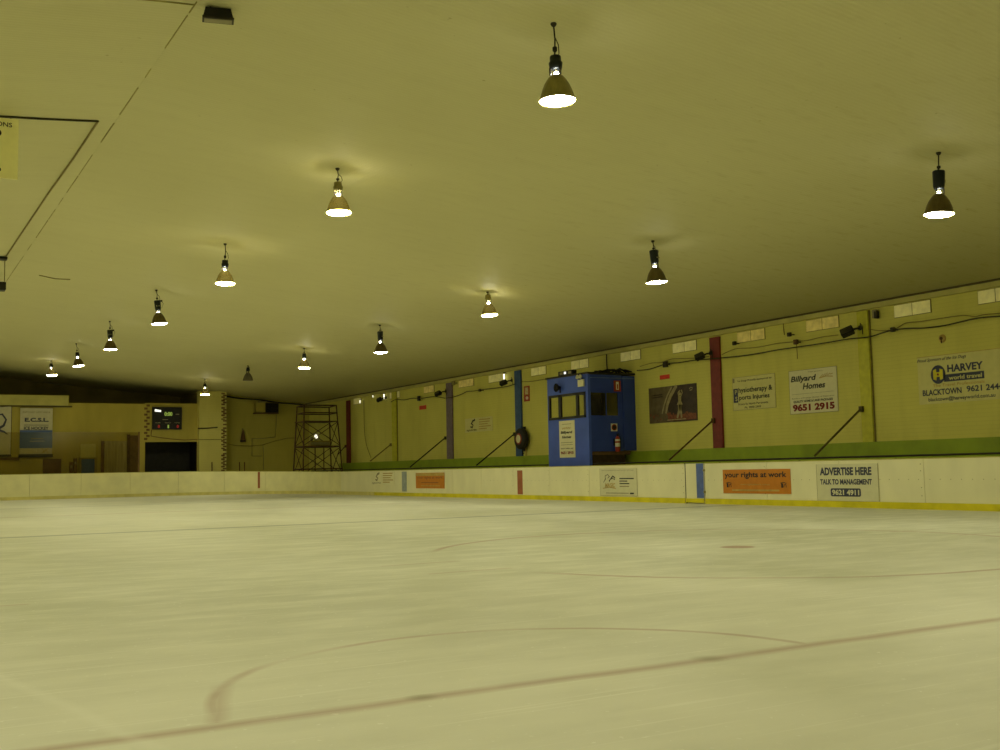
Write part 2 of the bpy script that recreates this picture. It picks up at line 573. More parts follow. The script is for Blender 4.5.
def tag(o, label=None, cat=None, group=None, kind=None):
    if label:
        o['label'] = label
    if cat:
        o['category'] = cat
    if group:
        o['group'] = group
    if kind:
        o['kind'] = kind
    return o


def empty(name, label, cat, loc=(0, 0, 0), rz=0., group=None):
    o = bpy.data.objects.new(name, None)
    o.empty_display_size = .2
    C.objects.link(o)
    o.location = loc
    o.rotation_euler = (0, 0, rz)
    return tag(o, label, cat, group)


def struct(o, label=None):
    o['kind'] = 'structure'
    if label:
        o['label'] = label
    return o


def copy_tree(o, parent=None):
    c = o.copy()
    C.objects.link(c)
    if parent:
        c.parent = parent
    for ch in list(o.children):
        copy_tree(ch, c)
    return c


WALLR = R(-90)       # things on the long wall: local x runs to the right seen from the ice, local -y comes out of the wall

# ================================================================== SETTING
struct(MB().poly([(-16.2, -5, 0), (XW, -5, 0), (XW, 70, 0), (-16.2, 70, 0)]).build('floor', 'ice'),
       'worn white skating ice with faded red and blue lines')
b = MB()
zl, zr = ceil_z(-16.2), ceil_z(XW)
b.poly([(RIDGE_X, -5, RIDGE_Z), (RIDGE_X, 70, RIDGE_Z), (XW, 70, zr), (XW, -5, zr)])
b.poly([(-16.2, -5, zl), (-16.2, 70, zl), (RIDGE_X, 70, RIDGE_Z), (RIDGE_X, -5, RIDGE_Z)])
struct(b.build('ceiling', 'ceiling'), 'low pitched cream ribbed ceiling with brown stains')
struct(MB().poly([(XW, -5, 0), (XW, YC, 0), (XW, YC, zr), (XW, -5, zr)]).build('wall_right', 'wall'),
       'long cream painted block wall')
struct(MB().poly([(-16.2, -5, 0), (-16.2, 70, 0), (-16.2, 70, zl), (-16.2, -5, zl)]).build('wall_left', 'wall'))
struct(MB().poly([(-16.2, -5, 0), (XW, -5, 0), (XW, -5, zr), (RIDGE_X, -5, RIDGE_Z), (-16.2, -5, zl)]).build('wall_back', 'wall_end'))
PX1 = 16.05          # where the pier begins
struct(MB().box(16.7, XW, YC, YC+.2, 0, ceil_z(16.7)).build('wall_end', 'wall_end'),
       'dim yellow end wall in the corner behind the scaffold')
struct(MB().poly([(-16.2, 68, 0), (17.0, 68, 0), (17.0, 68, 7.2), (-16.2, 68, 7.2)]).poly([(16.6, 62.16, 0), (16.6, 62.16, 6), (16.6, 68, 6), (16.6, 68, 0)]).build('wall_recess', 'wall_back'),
       'wall deep behind the end partition coloured dark for its shade')
# pier with toothed brick edge
b = MB()
px0, px1 = 16.12, 17.68
b.box(px0, px1, 61.6, 62.15, 0, ceil_z(17.5)+.02)
k = 0
z = 1.3
while z < 5.8:
    o_ = .10 if k % 2 else 0.
    if random.random() < .85:
        b.box(px1-.30+o_, px1-.10+o_, 61.585, 61.62, z, z+.085*random.uniform(.8, 1.2), 1)
    z += .105
    k += 1
struct(b.build('wall_pier', ['pier', 'brown']), 'pale pier with a toothed brick edge up to the ceiling')
# partition behind the end boards, with the dark opening under the scoreboard
op0, op1, opz = 13.22, 16.10, 2.99
b = MB()
b.box(-16.2, 9.2, YP, YP+.15, 0, 5.52)
b.box(9.2, op0, YP, YP+.15, 0, 5.12)
b.box(op0, op1, YP, YP+.15, opz, 5.17)
b.box(op1, px0, YP, YP+.15, 0, 5.17)
z = 3.1
k = 0
while z < 5.0:                                     # second toothed joint, left of the scoreboard
    o_ = .12 if k % 2 else 0.
    b.box(13.16+o_, 13.34+o_, YP-.015, YP+.02, z, z+.12, 1)
    z += .17
    k += 1
struct(b.build('wall_partition', ['partition', 'brown']), 'ochre partition wall behind the end boards')
struct(MB().box(op0-.6, op1+.3, YP+1.6, YP+1.7, 0, 3.4).box(op0-.1, op0, YP+.15, YP+1.6, 0, 3.2)
       .box(op0, op1, YP+.15, YP+1.6, 3.1, 3.2).box(op1-.01, op1+.02, YP+.02, YP+1.6, 0, 3.2).build('door_1', 'black'), 'black lined opening under the scoreboard')  # black lining stands in for shade inside the opening
struct(MB().box(-16.2, 9.15, YP-.12, YP, 4.95, 5.5).build('trim_1', 'beam'), 'cream beam along the top of the partition')
struct(MB().box(-16.2, 9.35, YP-.16, YP, 4.88, 4.95).build('trim_2', 'gap'), 'dark line under the cream beam')
# long wall: dado, cornice beam, dark joint
struct(MB().box(22.99, XW, 8, 57.6, 0, 1.60).build('baseboard_right', 'green', bevel=.01), 'green painted dado along the long wall')
struct(MB().box(23.03, XW, -5, YC, 5.17, 5.30).build('trim_3', 'beam'), 'cream cornice board along the long wall')
struct(MB().box(22.95, XW, -5, YC, 5.305, 5.335).build('trim_4', 'gap'), 'dark joint between ceiling and long wall')
# ceiling ridge joint: broken dark line
b = MB()
y = 13.6
while y < 60:
    L = random.uniform(.3, 1.6)
    w = random.uniform(.003, .009)
    b.box(RIDGE_X-w, RIDGE_X+w, y, y+L, RIDGE_Z-.012, RIDGE_Z)
    y += L+random.choice((.02, .1, .5, .9))
struct(b.build('trim_5', 'joint'), 'broken dark joint line along the ceiling ridge')
b = MB()
pts = [(x, 13.7, ceil_z(x)-.006) for x in (-3, 0, 2, 3.5)]
b.tube(pts, .012, 6)
struct(b.build('trim_6', 'joint'), 'thin dark joint across the ceiling')

# translucent panels along the top of the long wall
pan = [(15.6, 16.55, .0), (17.9, 19.04, 0), (20.92, 22.14, 1), (23.8, 25.0, 1), (26.92, 28.13, 0), (29.88, 31.04, 0), (33.05, 34.21, 0),
       (36.0, 37.12, 0), (39.34, 40.62, 0), (41.98, 43.4, 1), (45.9, 47.0, 1), (49.78, 51.0, 0), (54.83, 55.83, 0)]
for i, (y0, y1, k) in enumerate(pan):
    o = MB()
    w = y1-y0
    for a, c in ((0, .5), (.5, 1)):
        o.box(w*a+.012, w*c-.012, -.03, 0, .012, .328)
    f = MB()
    f.box(0, w, -.02, 0, 0, .012).box(0, w, -.02, 0, .328, .34).box(0, .012, -.02, 0, 0, .34).box(w-.012, w, -.02, 0, 0, .34).box(w/2-.012, w/2+.012, -.02, 0, 0, .34)
    fo = f.build('window_%d' % (i+1), 'olive_cable', None, (XW, y1, 4.815), WALLR)
    struct(fo, 'small two pane translucent light panel at the top of the long wall')
    o.build('pane', 'panel_warm' if k else 'panel', fo)

# ================================================================== RINK BOARDS
rb = empty('rink_boards', 'white rink boards with yellow kick strip around the ice', 'rink boards', (XB, 30, 0))
rb.location = (0, 0, 0)
RC = 8.0


def board_path(s0):
    """outline of the boards by length from the straight on the long side: returns point and outward normal"""
    Ls = 52.5
    if s0 < Ls:
        return Vector((XB, s0, 0)), Vector((1, 0, 0))
    a = (s0-Ls)/RC
    if a < math.pi/2:
        n = Vector((math.cos(a), math.sin(a), 0))
        return Vector((XB-RC, Ls, 0))+n*RC, n
    x = XB-RC-(s0-Ls-RC*math.pi/2)
    return Vector((x, YE, 0)), Vector((0, 1, 0))


def board_h(s0):
    t = min(max((s0-50)/14., 0), 1)
    t = t*t*(3-2*t)
    return 1.115+.185*t


def strip(mb, s0, s1, d0, d1, z0, z1, mi=0, step=.7, rel=False):
    n = max(1, int((s1-s0)/step)) if s1 > 52.4 else 1
    for i in range(n):
        a, c = s0+(s1-s0)*i/n, s0+(s1-s0)*(i+1)/n
        A, na = board_path(a)
        B, nb = board_path(c)
        za, zb = (board_h(a), board_h(c)) if rel else (0, 0)
        vs = []
        for P, nn, zz in ((A, na, za), (B, nb, zb)):
            for d in (d0, d1):
                for q, top in ((z0, False), (z1, True)):
                    vs.append(P+nn*d+Vector((0, 0, (q+zz) if (rel and (top or z0 > -.5)) else q)))
        mb.add(vs, [(0, 1, 5, 4), (2, 6, 7, 3), (1, 3, 7, 5), (0, 4, 6, 2), (0, 2, 3, 1), (4, 5, 7, 6)], mi)
    return mb


GATE = (23.2, 24.04)
segs = []
s = 23.2
while s > -4:
    segs.append((max(s-2.42, -4.6), s))
    s -= 2.42
s = 24.04
while s < 52.4:
    segs.append((s, s+2.372))
    s += 2.372
while s < 91:
    segs.append((s, s+2.5))
    s += 2.5
for a, c in segs:
    mb = MB()
    e = .006
    for_n = 5 if a > 50 else 1
    for i in range(for_n):
        a2, c2 = a+e+(c-a-2*e)*i/for_n, a+e+(c-a-2*e)*(i+1)/for_n
        A, na = board_path(a2)
        B, nb = board_path(c2)
        vs = []
        for P, nn, hh in ((A, na, board_h(a2)), (B, nb, board_h(c2))):
            for d in (0, .05):
                vs += [P+nn*d, P+nn*d+Vector((0, 0, hh))]
        mb.add(vs, [(0, 1, 5, 4), (2, 6, 7, 3), (1, 3, 7, 5), (0, 4, 6, 2), (0, 2, 3, 1), (4, 5, 7, 6)], 0)
    if a < 34 and a > 10:                           # fixing screws of the near panels
        for k in range(9):
            y = a+.15+(c-a-.3)*k/8
            mb.add([(XB-.002, y+.011*math.cos(t), .66+.011*math.sin(t)) for t in [q*math.pi/3 for q in range(6)]], [(0, 1, 2, 3, 4, 5)], 1)
        for zz in (.3, .48, .85, 1.0):
            y = a+.08
            mb.add([(XB-.002, y+.013*math.cos(t), zz+.013*math.sin(t)) for t in [q*math.pi/3 for q in range(6)]], [(0, 1, 2, 3, 4, 5)], 1)
    mb.build('board_panel', ['board' if a < 50 else 'board_old', 'seam'], rb)
# studs behind the joints close the seams
mb = MB()
strip(mb, -4.6, GATE[0]-.02, .052, .10, 0, 1.08).build('backing_frame', 'seam', rb)
strip(MB(), GATE[1]+.02, 91, .052, .10, 0, 1.08).build('backing_frame', 'seam', rb)
mb = MB()
tag(strip(mb, -4.6, GATE[0]-.01, -.022, 0, 0, .15).build('kick_strip', 'kick', rb), 'bright yellow kick strip')
mb = strip(MB(), GATE[1]+.01, 46, -.022, 0, 0, .15)
tag(mb.build('kick_strip', 'kick', rb), 'bright yellow kick strip')
mb = strip(MB(), 46, 91, -.022, 0, 0, .16)
tag(mb.build('kick_strip', 'kick_old', rb), 'faded yellow kick strip')
for a, c in ((-4.6, GATE[0]-.01), (GATE[1]+.01, 91)):
    mb = MB()
    n = int((c-a)/1.)
    for i in range(n):
        a2, c2 = a+(c-a)*i/n, a+(c-a)*(i+1)/n
        A, na = board_path(a2)
        B, nb = board_path(c2)
        vs = []
        for P, nn, hh in ((A, na, board_h(a2)), (B, nb, board_h(c2))):
            for d in (-.008, .10):
                vs += [P+nn*d+Vector((0, 0, hh-.002)), P+nn*d+Vector((0, 0, hh+.02))]
        mb.add(vs, [(0, 1, 5, 4), (2, 6, 7, 3), (1, 3, 7, 5), (0, 4, 6, 2), (0, 2, 3, 1), (4, 5, 7, 6)], 0)
    mb.build('cap_rail', 'cap', rb)
# painted stripes
for y0, y1, mt, lab, z0, z1 in ((32.93, 33.28, 'stripe_red', 'brown red stripe at the centre line', .17, 1.02),
                                (42.55, 43.03, 'stripe_pale', 'faded blue stripe', .2, 1.06)):
    tag(MB().box(XB-.006, XB+.01, y0, y1, z0, z1).build('painted_stripe', mt, rb), lab)
def px_of(p):
    v = p-Vector((0, 0, CAM_Z))
    return 500+F*v.dot(CR)/v.dot(fw)


SS = min((52.5+k*.02 for k in range(600)), key=lambda q: abs(px_of(board_path(q)[0]+Vector((0, 0, .8)))-259))
tag(strip(MB(), SS-.07, SS+.07, -.008, .01, .32, 1.2).build('painted_stripe', 'stripe_red', rb), 'thin dark red stripe on the corner')
# gate
gt = empty('rink_gate', 'white gate in the rink boards carrying a blue stripe', 'gate', (XB, (GATE[0]+GATE[1])/2, 0))


def G(mb, name, mt, lab=None, bevel=0.):
    o = mb.build(name, mt, gt, (-XB, -(GATE[0]+GATE[1])/2, 0), bevel=bevel)
    if lab:
        o['label'] = lab
    return o


G(MB().box(XB-.004, XB+.046, GATE[0]+.03, GATE[1]-.035, .03, 1.125), 'gate_panel', 'board', bevel=.004)
G(MB().box(XB-.026, XB-.004, GATE[0]+.03, GATE[1]-.035, .03, .145), 'kick_strip', 'kick')
G(MB().box(XB-.010, XB-.003, GATE[0]+.04, GATE[0]+.34, .16, 1.12), 'painted_stripe', 'stripe_blue', 'blue stripe')
G(MB().box(XB-.004, XB+.05, GATE[1]-.03, GATE[1]-.008, 0, 1.13), 'gate_jamb', 'dark')
G(MB().box(XB+.02, XB+.05, GATE[0]+.005, GATE[0]+.025, 0, 1.13), 'gate_jamb', 'dark')
for zz in (.3, .9):
    G(MB().box(XB-.02, XB+.03, GATE[0]-.03, GATE[0]+.05, zz, zz+.06), 'hinge', 'seam')
# tinted screen on the end boards
ps = empty('perspex_screen', 'tinted clear screen standing on the end boards', 'screen', (5, YE+.05, 1.3))
xs1 = 12.58
nx = 8
wp = (xs1+8.0)/nx
for i in range(nx):
    x0 = xs1-wp*(i+1)
    MB().box(x0+.002-5, x0+wp-.002-5, 0, .012, .015, 2.18).build('screen_pane', 'screen', ps)
MB().box(xs1-.03-5, xs1+.05-5, -.03, .04, .015, 2.20).build('screen_post', 'brown', ps)

# ================================================================== POSTS AND BRACES ON THE LONG WALL
posts = [((859.5, 870.5, 378), 'olive_post', 'olive yellow flat post beside the travel agency sign', 5.14),
         ((711.2, 720.8, 393), 'maroon', 'dark red flat post between the skater poster and the physiotherapy sign', 5.12),
         ((515, 521, 412), 'blue_post', 'blue flat post behind the fire hose reel', 5.14),
         ((446.3, 452, 420), 'mauve_post', 'dull mauve flat post left of the small logo sign', 5.12),
         ((391.8, 396.2, 425), 'olive_post', 'olive flat post in the far half of the long wall', 5.14),
         ((346.2, 349.6, 430), 'maroon', 'dark red flat post beside the scaffold tower', 5.1)]
for (pa, pb, py), mt, lab, zt in posts:
    ya, yb = on(pb, py, 0, XW-.08).y, on(pa, py, 0, XW-.08).y
    p = empty('flat_post', lab, 'post', (XW-.045, (ya+yb)/2, 1.602))
    w = yb-ya
    MB().box(-.040, .040, -w/2, w/2, 0, zt-1.6).build('shaft', mt, p, bevel=.008)
    if mt == 'olive_post':
        MB().box(.005, .040, -w/2-.03, -w/2-.002, 0, zt-1.6).build('conduit', 'olive_cable', p)
br = [(20.19, 2.50, 'olive_brace', 'thin dark brace leaning from the olive post to the rail under the builder sign'),
      (26.12, 2.48, 'rust', 'dark brown brace leaning from the dark red post near the skater poster'),
      (38.36, 2.52, 'black', 'black brace leaning from the blue post by the hose reel'),
      (44.6, 2.58, 'black', 'black brace leaning from the mauve post'),
      (50.7, 2.45, 'olive_cable', 'olive brace leaning from the far olive post'),
      (56.8, 2.55, 'rust', 'short dark brace leaning from the red post by the scaffold')]
for y, zt, mt, lab in br:
    x1 = 21.22 if y < 50 else (21.9 if y < 55 else 22.6)
    zb = 1.255 if y < 50 else (1.62 if y < 55 else 2.1)
    bo = empty('brace', lab, 'brace', (23.03, y, zt))
    MB().tube([(0, 0, 0), (x1-23.03, 0, zb-zt)], .029, 8).build('strut', mt, bo)
    MB().box(-.02, .045, -.06, .06, -.08, .07).build('bracket', mt, bo)
# spectator rails behind the boards
for y0, y1, lab in ((8.2, 30.15, 'dark handrail behind the boards right of the blue booth'), (33.0, 57.3, 'dark handrail behind the boards left of the blue booth')):
    h = empty('handrail', lab, 'handrail', (21.22, (y0+y1)/2, 0))
    yc = (y0+y1)/2
    MB().tube([(0, y0-yc, 1.20), (0, y1-yc, 1.20)], .024, 8).build('rail', 'dark', h)
    n = int((y1-y0)/3.06)
    for i in range(n+1):
        y = y0+.1+(y1-y0-.2)*i/n-yc
        MB().tube([(0, y, 0), (0, y, 1.15)], .03, 8).build('rail_post', 'dark', h)

# ================================================================== SIGNS
TT = .012


def sign(name, lab, cat, axis, val, tl, br_, mats, draw, group=None, tr=None, bl=None, parts=None):
    """flat board on a plane of the hall; corners read off the photograph. draw(mb, w, h) adds print to a w x h field"""
    P = on(*tl, axis, val)
    Q = on(*br_, axis, val)
    if tr:
        P.z = (P.z+on(*tr, axis, val).z)/2
    if bl:
        Q.z = (Q.z+on(*bl, axis, val).z)/2
    rz = WALLR if axis == 0 else 0.
    w = abs(P.y-Q.y) if axis == 0 else abs(Q.x-P.x)
    h = P.z-Q.z
    loc = (val-.003, P.y, Q.z) if axis == 0 else (P.x, val-.003, Q.z)
    mb = MB()
    mb.box(0, w, -TT, 0, 0, h, 0)
    draw(mb, w, h)
    o = mb.build(name, mats, None, loc, rz)
    tag(o, lab, cat, group)
    return o, w, h


Y1 = -TT-.004
Y2 = -TT-.008


def d_harvey(mb, w, h):
    k = w/2.55
    mb.text('Proud Sponsors of the Ice Dogs', .0*k, h*.87, 1.42*k, h*.085, Y1, 1, shear=.35)
    # round emblem: dark disc, two yellow halves with a dark H waist
    cx, cz, r = .60*k, h*.60, h*.195
    mb.disc(cx, cz, r*.92, Y1, 1, 28, r)
    mb.poly([(cx-r*.60, Y2, cz+r*.48), (cx-r*.60, Y2, cz-r*.48), (cx-r*.22, Y2, cz-r*.62), (cx-r*.2, Y2, cz-r*.25), (cx+r*.2, Y2, cz-r*.25),
             (cx+r*.22, Y2, cz-r*.62), (cx+r*.60, Y2, cz-r*.48), (cx+r*.60, Y2, cz+r*.48), (cx+r*.22, Y2, cz+r*.62), (cx+r*.2, Y2, cz+r*.25),
             (cx-r*.2, Y2, cz+r*.25), (cx-r*.22, Y2, cz+r*.62)], 4)
    mb.disc(cx, cz, r*.13, Y2-.003, 2, 10)
    mb.text('HARVEY', .87*k, h*.625, .99*k, h*.155, Y1, 1, bold=.02)
    mb.rect(.76*k, h*.435, 1.88*k, h*.585, Y1, 1)
    mb.text('world travel', .90*k, h*.465, .92*k, h*.085, Y2, 0, bold=.01)
    mb.text('The Travel Professionals', .43*k, h*.345, 1.45*k, h*.06, Y1, 3)
    mb.text('BLACKTOWN', .12*k, h*.175, 1.12*k, h*.125, Y1, 1, bold=.012)
    mb.text('9621 2444', 1.38*k, h*.19, .98*k, h*.125, Y1, 1, bold=.012)
    mb.text('blacktown@harveyworld.com.au', .28*k, h*.03, 1.86*k, h*.105, Y1, 1)
    # thin pale edge
    mb.rect(-.01, h-.012, w, h, Y1, 3)


sign('travel_sign', 'large cream travel agency sign with round dark and yellow emblem', 'sign', 0, XW, (917.5, 361), (1012, 398),
     ['sign_wall', 'ink_blue', 'ink_red', 'ink_tan', 'kick'], d_harvey, tr=(1012, 343), bl=(920, 405))


def d_billyard(mb, w, h):
    mb.text('Proudly sponsored by', w*.42, h*.915, w*.30, h*.035, Y1, 3)
    for t in range(5):                                   # rising sun emblem of strokes
        mb.ribbon([(w*(.66+.05*t), h*(.78+.012*t)), (w*(.72+.05*t), h*(.87-.012*abs(t-2)))], h*.016, Y1, 4)
    mb.ribbon([(w*.64, h*.77), (w*.78, h*.80), (w*.92, h*.78)], h*.02, Y1, 4)
    mb.text('Billyard', w*.04, h*.70, w*.54, h*.17, Y1, 1, shear=.2, bold=.012)
    mb.text('Homes', w*.29, h*.55, w*.47, h*.14, Y1, 1, shear=.2, bold=.012)
    mb.rect(w*.05, h*.45, w*.92, h*.456, Y1, 3)
    mb.text('Builders of Prestige Homes of Distinction', w*.05, h*.335, w*.88, h*.04, Y1, 3)
    mb.text('QUALITY HOME & LAND PACKAGES', w*.08, h*.25, w*.82, h*.06, Y1, 1, bold=.02)
    mb.text('9651 2915', w*.06, h*.06, w*.87, h*.165, Y1, 2, bold=.03)
    for q in ((0, 0, w, .012), (0, h-.012, w, h), (0, 0, .012, h), (w-.012, 0, w, h)):
        mb.rect(*q, Y1, 3)


sign('builder_sign', 'cream home builder sign with dark red phone number', 'sign', 0, XW, (789, 372), (839, 411),
     ['sign_white', 'ink', 'ink_red', 'ink_grey', 'ink_tan'], d_billyard, tr=(838, 365), bl=(790.5, 415))


def d_physio(mb, w, h):
    mb.rect(w*.01, h*.84, w*.055, h*.97, Y1, 2)
    mb.text('Ice Dogs Proudly sponsored by', w*.13, h*.84, w*.80, h*.07, Y1, 1)
    mb.rect(w*.02, h*.24, w*.13, h*.66, Y1, 3)
    mb.text('P', w*.06, h*.49, w*.05, h*.13, Y2, 0)
    mb.text('S', w*.065, h*.29, w*.05, h*.13, Y2, 0)
    mb.text('hysiotherapy &', w*.145, h*.48, w*.79, h*.20, Y1, 1, bold=.008)
    mb.text('ports Injuries', w*.155, h*.27, w*.71, h*.18, Y1, 1, bold=.008)
    mb.text('Prince St, North Parramatta', w*.13, h*.14, w*.70, h*.075, Y1, 1)
    mb.text('Ph. 9890 2999', w*.28, h*.04, w*.38, h*.065, Y1, 1)
    for q in ((0, 0, w, .01), (0, h-.01, w, h), (0, 0, .01, h), (w-.01, 0, w, h)):
        mb.rect(*q, Y1, 2)


sign('physiotherapy_sign', 'cream physiotherapy and sports injuries sign with dark initials', 'sign', 0, XW, (732.5, 378), (776.5, 407),
     ['sign_wall', 'ink', 'ink_grey', 'ink_blue'], d_physio, tr=(775.5, 373), bl=(733.5, 411.5))


def d_poster(mb, w, h):
    # dark stage, pale sweep of light, one pale skater on red flowers
    mb.poly([(0, Y1, 0), (w*.52, Y1, 0), (w*.40, Y1, h*.35), (w*.44, Y1, h*.62), (w*.62, Y1, h), (0, Y1, h)], 1)
    mb.ribbon([(w*.36, h*.25), (w*.40, h*.5), (w*.47, h*.72), (w*.60, h*.99)], [.03*w, .05*w, .055*w, .05*w], Y2, 2)
    mb.ribbon([(w*.28, h*.25), (w*.33, h*.5), (w*.40, h*.74), (w*.50, h*.97)], .025*w, Y2, 2)
    for k in range(26):
        x = random.uniform(.02, .97)*w
        z = random.uniform(.05, .24)*h
        mb.disc(x, z, random.uniform(.008, .024)*w, Y2-.001*k*.2, 3, 7)
    mb.rect(w*.40, h*.04, w*.98, h*.20, Y1-.001, 3)
    # skater: legs, skirt, torso, raised arms, head
    Y3 = Y2-.008
    mb.ribbon([(w*.60, h*.10), (w*.645, h*.30), (w*.655, h*.46)], [.035*w, .05*w, .06*w], Y3, 2)
    mb.ribbon([(w*.69, h*.10), (w*.675, h*.30), (w*.66, h*.46)], [.03*w, .045*w, .05*w], Y3, 2)
    mb.poly([(w*.60, Y3, h*.46), (w*.72, Y3, h*.46), (w*.685, Y3, h*.58), (w*.635, Y3, h*.58)], 2)
    mb.ribbon([(w*.66, h*.56), (w*.665, h*.70)], [.06*w, .075*w], Y3, 2)
    mb.ribbon([(w*.645, h*.68), (w*.63, h*.78), (w*.67, h*.85)], .022*w, Y3, 2)
    mb.ribbon([(w*.69, h*.68), (w*.72, h*.78), (w*.70, h*.86)], .022*w, Y3, 2)
    mb.disc(w*.668, h*.755, w*.025, Y3, 2, 12, h*.045)
    mb.ribbon([(w*.86, h*.86), (w*.89, h*.90), (w*.93, h*.88), (w*.91, h*.83), (w*.87, h*.82)], .012*w, Y3, 2)
    for z in (.78, .72):
        mb.ribbon([(w*.08, h*z), (w*.30, h*(z+.01))], .03*h, Y2, 2 if z < .7 else 0)
    mb.rect(w*.38, h*.05, w*.78, h*.075, Y3, 2)


sign('skater_poster', 'dark poster of a pale skater on a stage', 'poster', 0, XW, (649, 388.5), (698, 420),
     ['art_dark', 'art_brown', 'art_pale', 'art_red'], d_poster, tr=(697, 383), bl=(650, 424))  # plain printed poster, no frame around it


def d_logo(mb, w, h):
    mb.ribbon([(w*.20, h*.40), (w*.27, h*.34), (w*.31, h*.48), (w*.24, h*.62), (w*.30, h*.80), (w*.37, h*.84)], [.02*w, .035*w, .03*w, .045*w, .04*w, .015*w], Y1, 1)
    mb.disc(w*.36, h*.86, w*.022, Y1, 1, 10)
    mb.text('sports', w*.06, h*.05, w*.38, h*.17, Y1, 1, shear=.3)
    for i, (a, z) in enumerate(((.92, .84), (.90, .68), (.84, .52), (.94, .36), (.8, .2))):
        mb.rect(w*.52, h*z-.02, w*a, h*z+.022, Y1, 2)


sign('logo_sign', 'small cream sign with a curled dark figure and red lines of print', 'sign', 0, XW, (465.2, 418.5), (493, 431),
     ['sign_wall', 'ink', 'ink_tan'], d_logo, tr=(493, 416.5), bl=(465.5, 432.5))
plain = lambda mb, w, h: None
for tl, br_, lab in (((660, 375.5), (669.8, 378.5), 'small blank red sign above the skater poster'),
                     ((419.5, 406), (426.3, 409), 'small red sign high between the mauve and the far olive post')):
    sign('red_sign', lab, 'sign', 0, XW, tl, br_, ['red', 'red_dark'],
         (lambda mb, w, h: mb.rect(w*.02, 0, w*.98, h*.06, Y1, 1)) if tl[0] > 600 else (lambda mb, w, h: mb.text('EXIT', w*.15, h*.25, w*.7, h*.5, Y1, 1)))


def d_hose(mb, w, h):
    mb.rect(w*.18, h*.42, w*.82, h*.92, Y1, 2)
    for i in range(5):
        mb.rect(w*.26, h*(.50+.085*i), w*.74, h*(.525+.085*i), Y2, 1)
    mb.disc(w*.55, h*.22, w*.22, Y1, 1, 20, h*.10)
    mb.disc(w*.55, h*.22, w*.09, Y2, 0, 14, h*.04)


sign('hose_sign', 'tall red fire hose reel sign high right of the blue post', 'sign', 0, XW, (524, 386.5), (530, 401),
     ['red_dark', 'white', 'ink_tan'], d_hose)


# signs on the boards
def d_rights(mb, w, h):
    mb.text('your rights at work', w*.03, h*.60, w*.92, h*.30, Y1, 1, bold=.01)
    mb.text('www.rightsatwork.com.au', w*.27, h*.32, w*.44, h*.10, Y1, 2)
    mb.rect(w*.14, h*.10, w*.84, h*.17, Y1, 2)
    for x in (.06, .87):
        mb.rect(w*x, h*.25, w*(x+.025), h*.42, Y1, 1)
        mb.ribbon([(w*(x-.01), h*.43), (w*(x+.03), h*.46), (w*(x+.075), h*.42)], h*.03, Y1, 1)
        mb.ribbon([(w*(x+.035), h*.26), (w*(x+.04), h*.36), (w*(x+.065), h*.38), (w*(x+.07), h*.26)], h*.035, Y1, 1)


sign('orange_sign', 'orange sign lettered your rights at work on the boards', 'sign', 0, XB, (723, 470), (791.5, 494),
     ['orange', 'ink', 'ink_tan'], d_rights, tr=(791.5, 468.5), bl=(723, 493.2))


def d_orange2(mb, w, h):
    mb.rect(0, h*.80, w, h*.98, Y1, 2)
    mb.text('your rights at work', w*.05, h*.58, w*.9, h*.2, Y1, 1, bold=.01)
    mb.rect(w*.2, h*.34, w*.8, h*.40, Y1, 1)
    mb.rect(w*.2, h*.14, w*.85, h*.19, Y1, 2)


sign('orange_sign', 'small orange sign with dim print beside the faded blue stripe', 'sign', 0, XB, (416, 473), (444.8, 488.5),
     ['orange', 'orange_dark', 'ink_tan'], d_orange2)


def d_adv(mb, w, h):
    mb.text('ADVERTISE HERE', w*.06, h*.69, w*.84, h*.22, Y1, 1, bold=.025)
    mb.text('TALK TO MANAGEMENT', w*.06, h*.44, w*.84, h*.15, Y1, 1, bold=.02)
    # rounded plate with the number in pale figures
    x0, x1, z0, z1, r = w*.23, w*.72, h*.12, h*.34, h*.05
    pts = []
    for cx, cz, a0 in ((x1-r, z1-r, 0), (x0+r, z1-r, 90), (x0+r, z0+r, 180), (x1-r, z0+r, 270)):
        for k in range(5):
            a = R(a0+k*22.5)
            pts.append((cx+r*math.cos(a), Y1, cz+r*math.sin(a)))
    mb.poly(pts, 1)
    mb.text('9621 4911', w*.255, h*.155, w*.44, h*.15, Y2, 0, bold=.02)
    for q in ((0, 0, .01, h), (w-.01, 0, w, h)):
        mb.rect(*q, Y1, 2)


sign('advertising_sign', 'pale grey advertise here notice on the boards', 'sign', 0, XB, (816.5, 464.5), (880, 501.5),
     ['sign_grey', 'ink_blue', 'ink_grey'], d_adv, tr=(880, 463), bl=(816.5, 500.5))


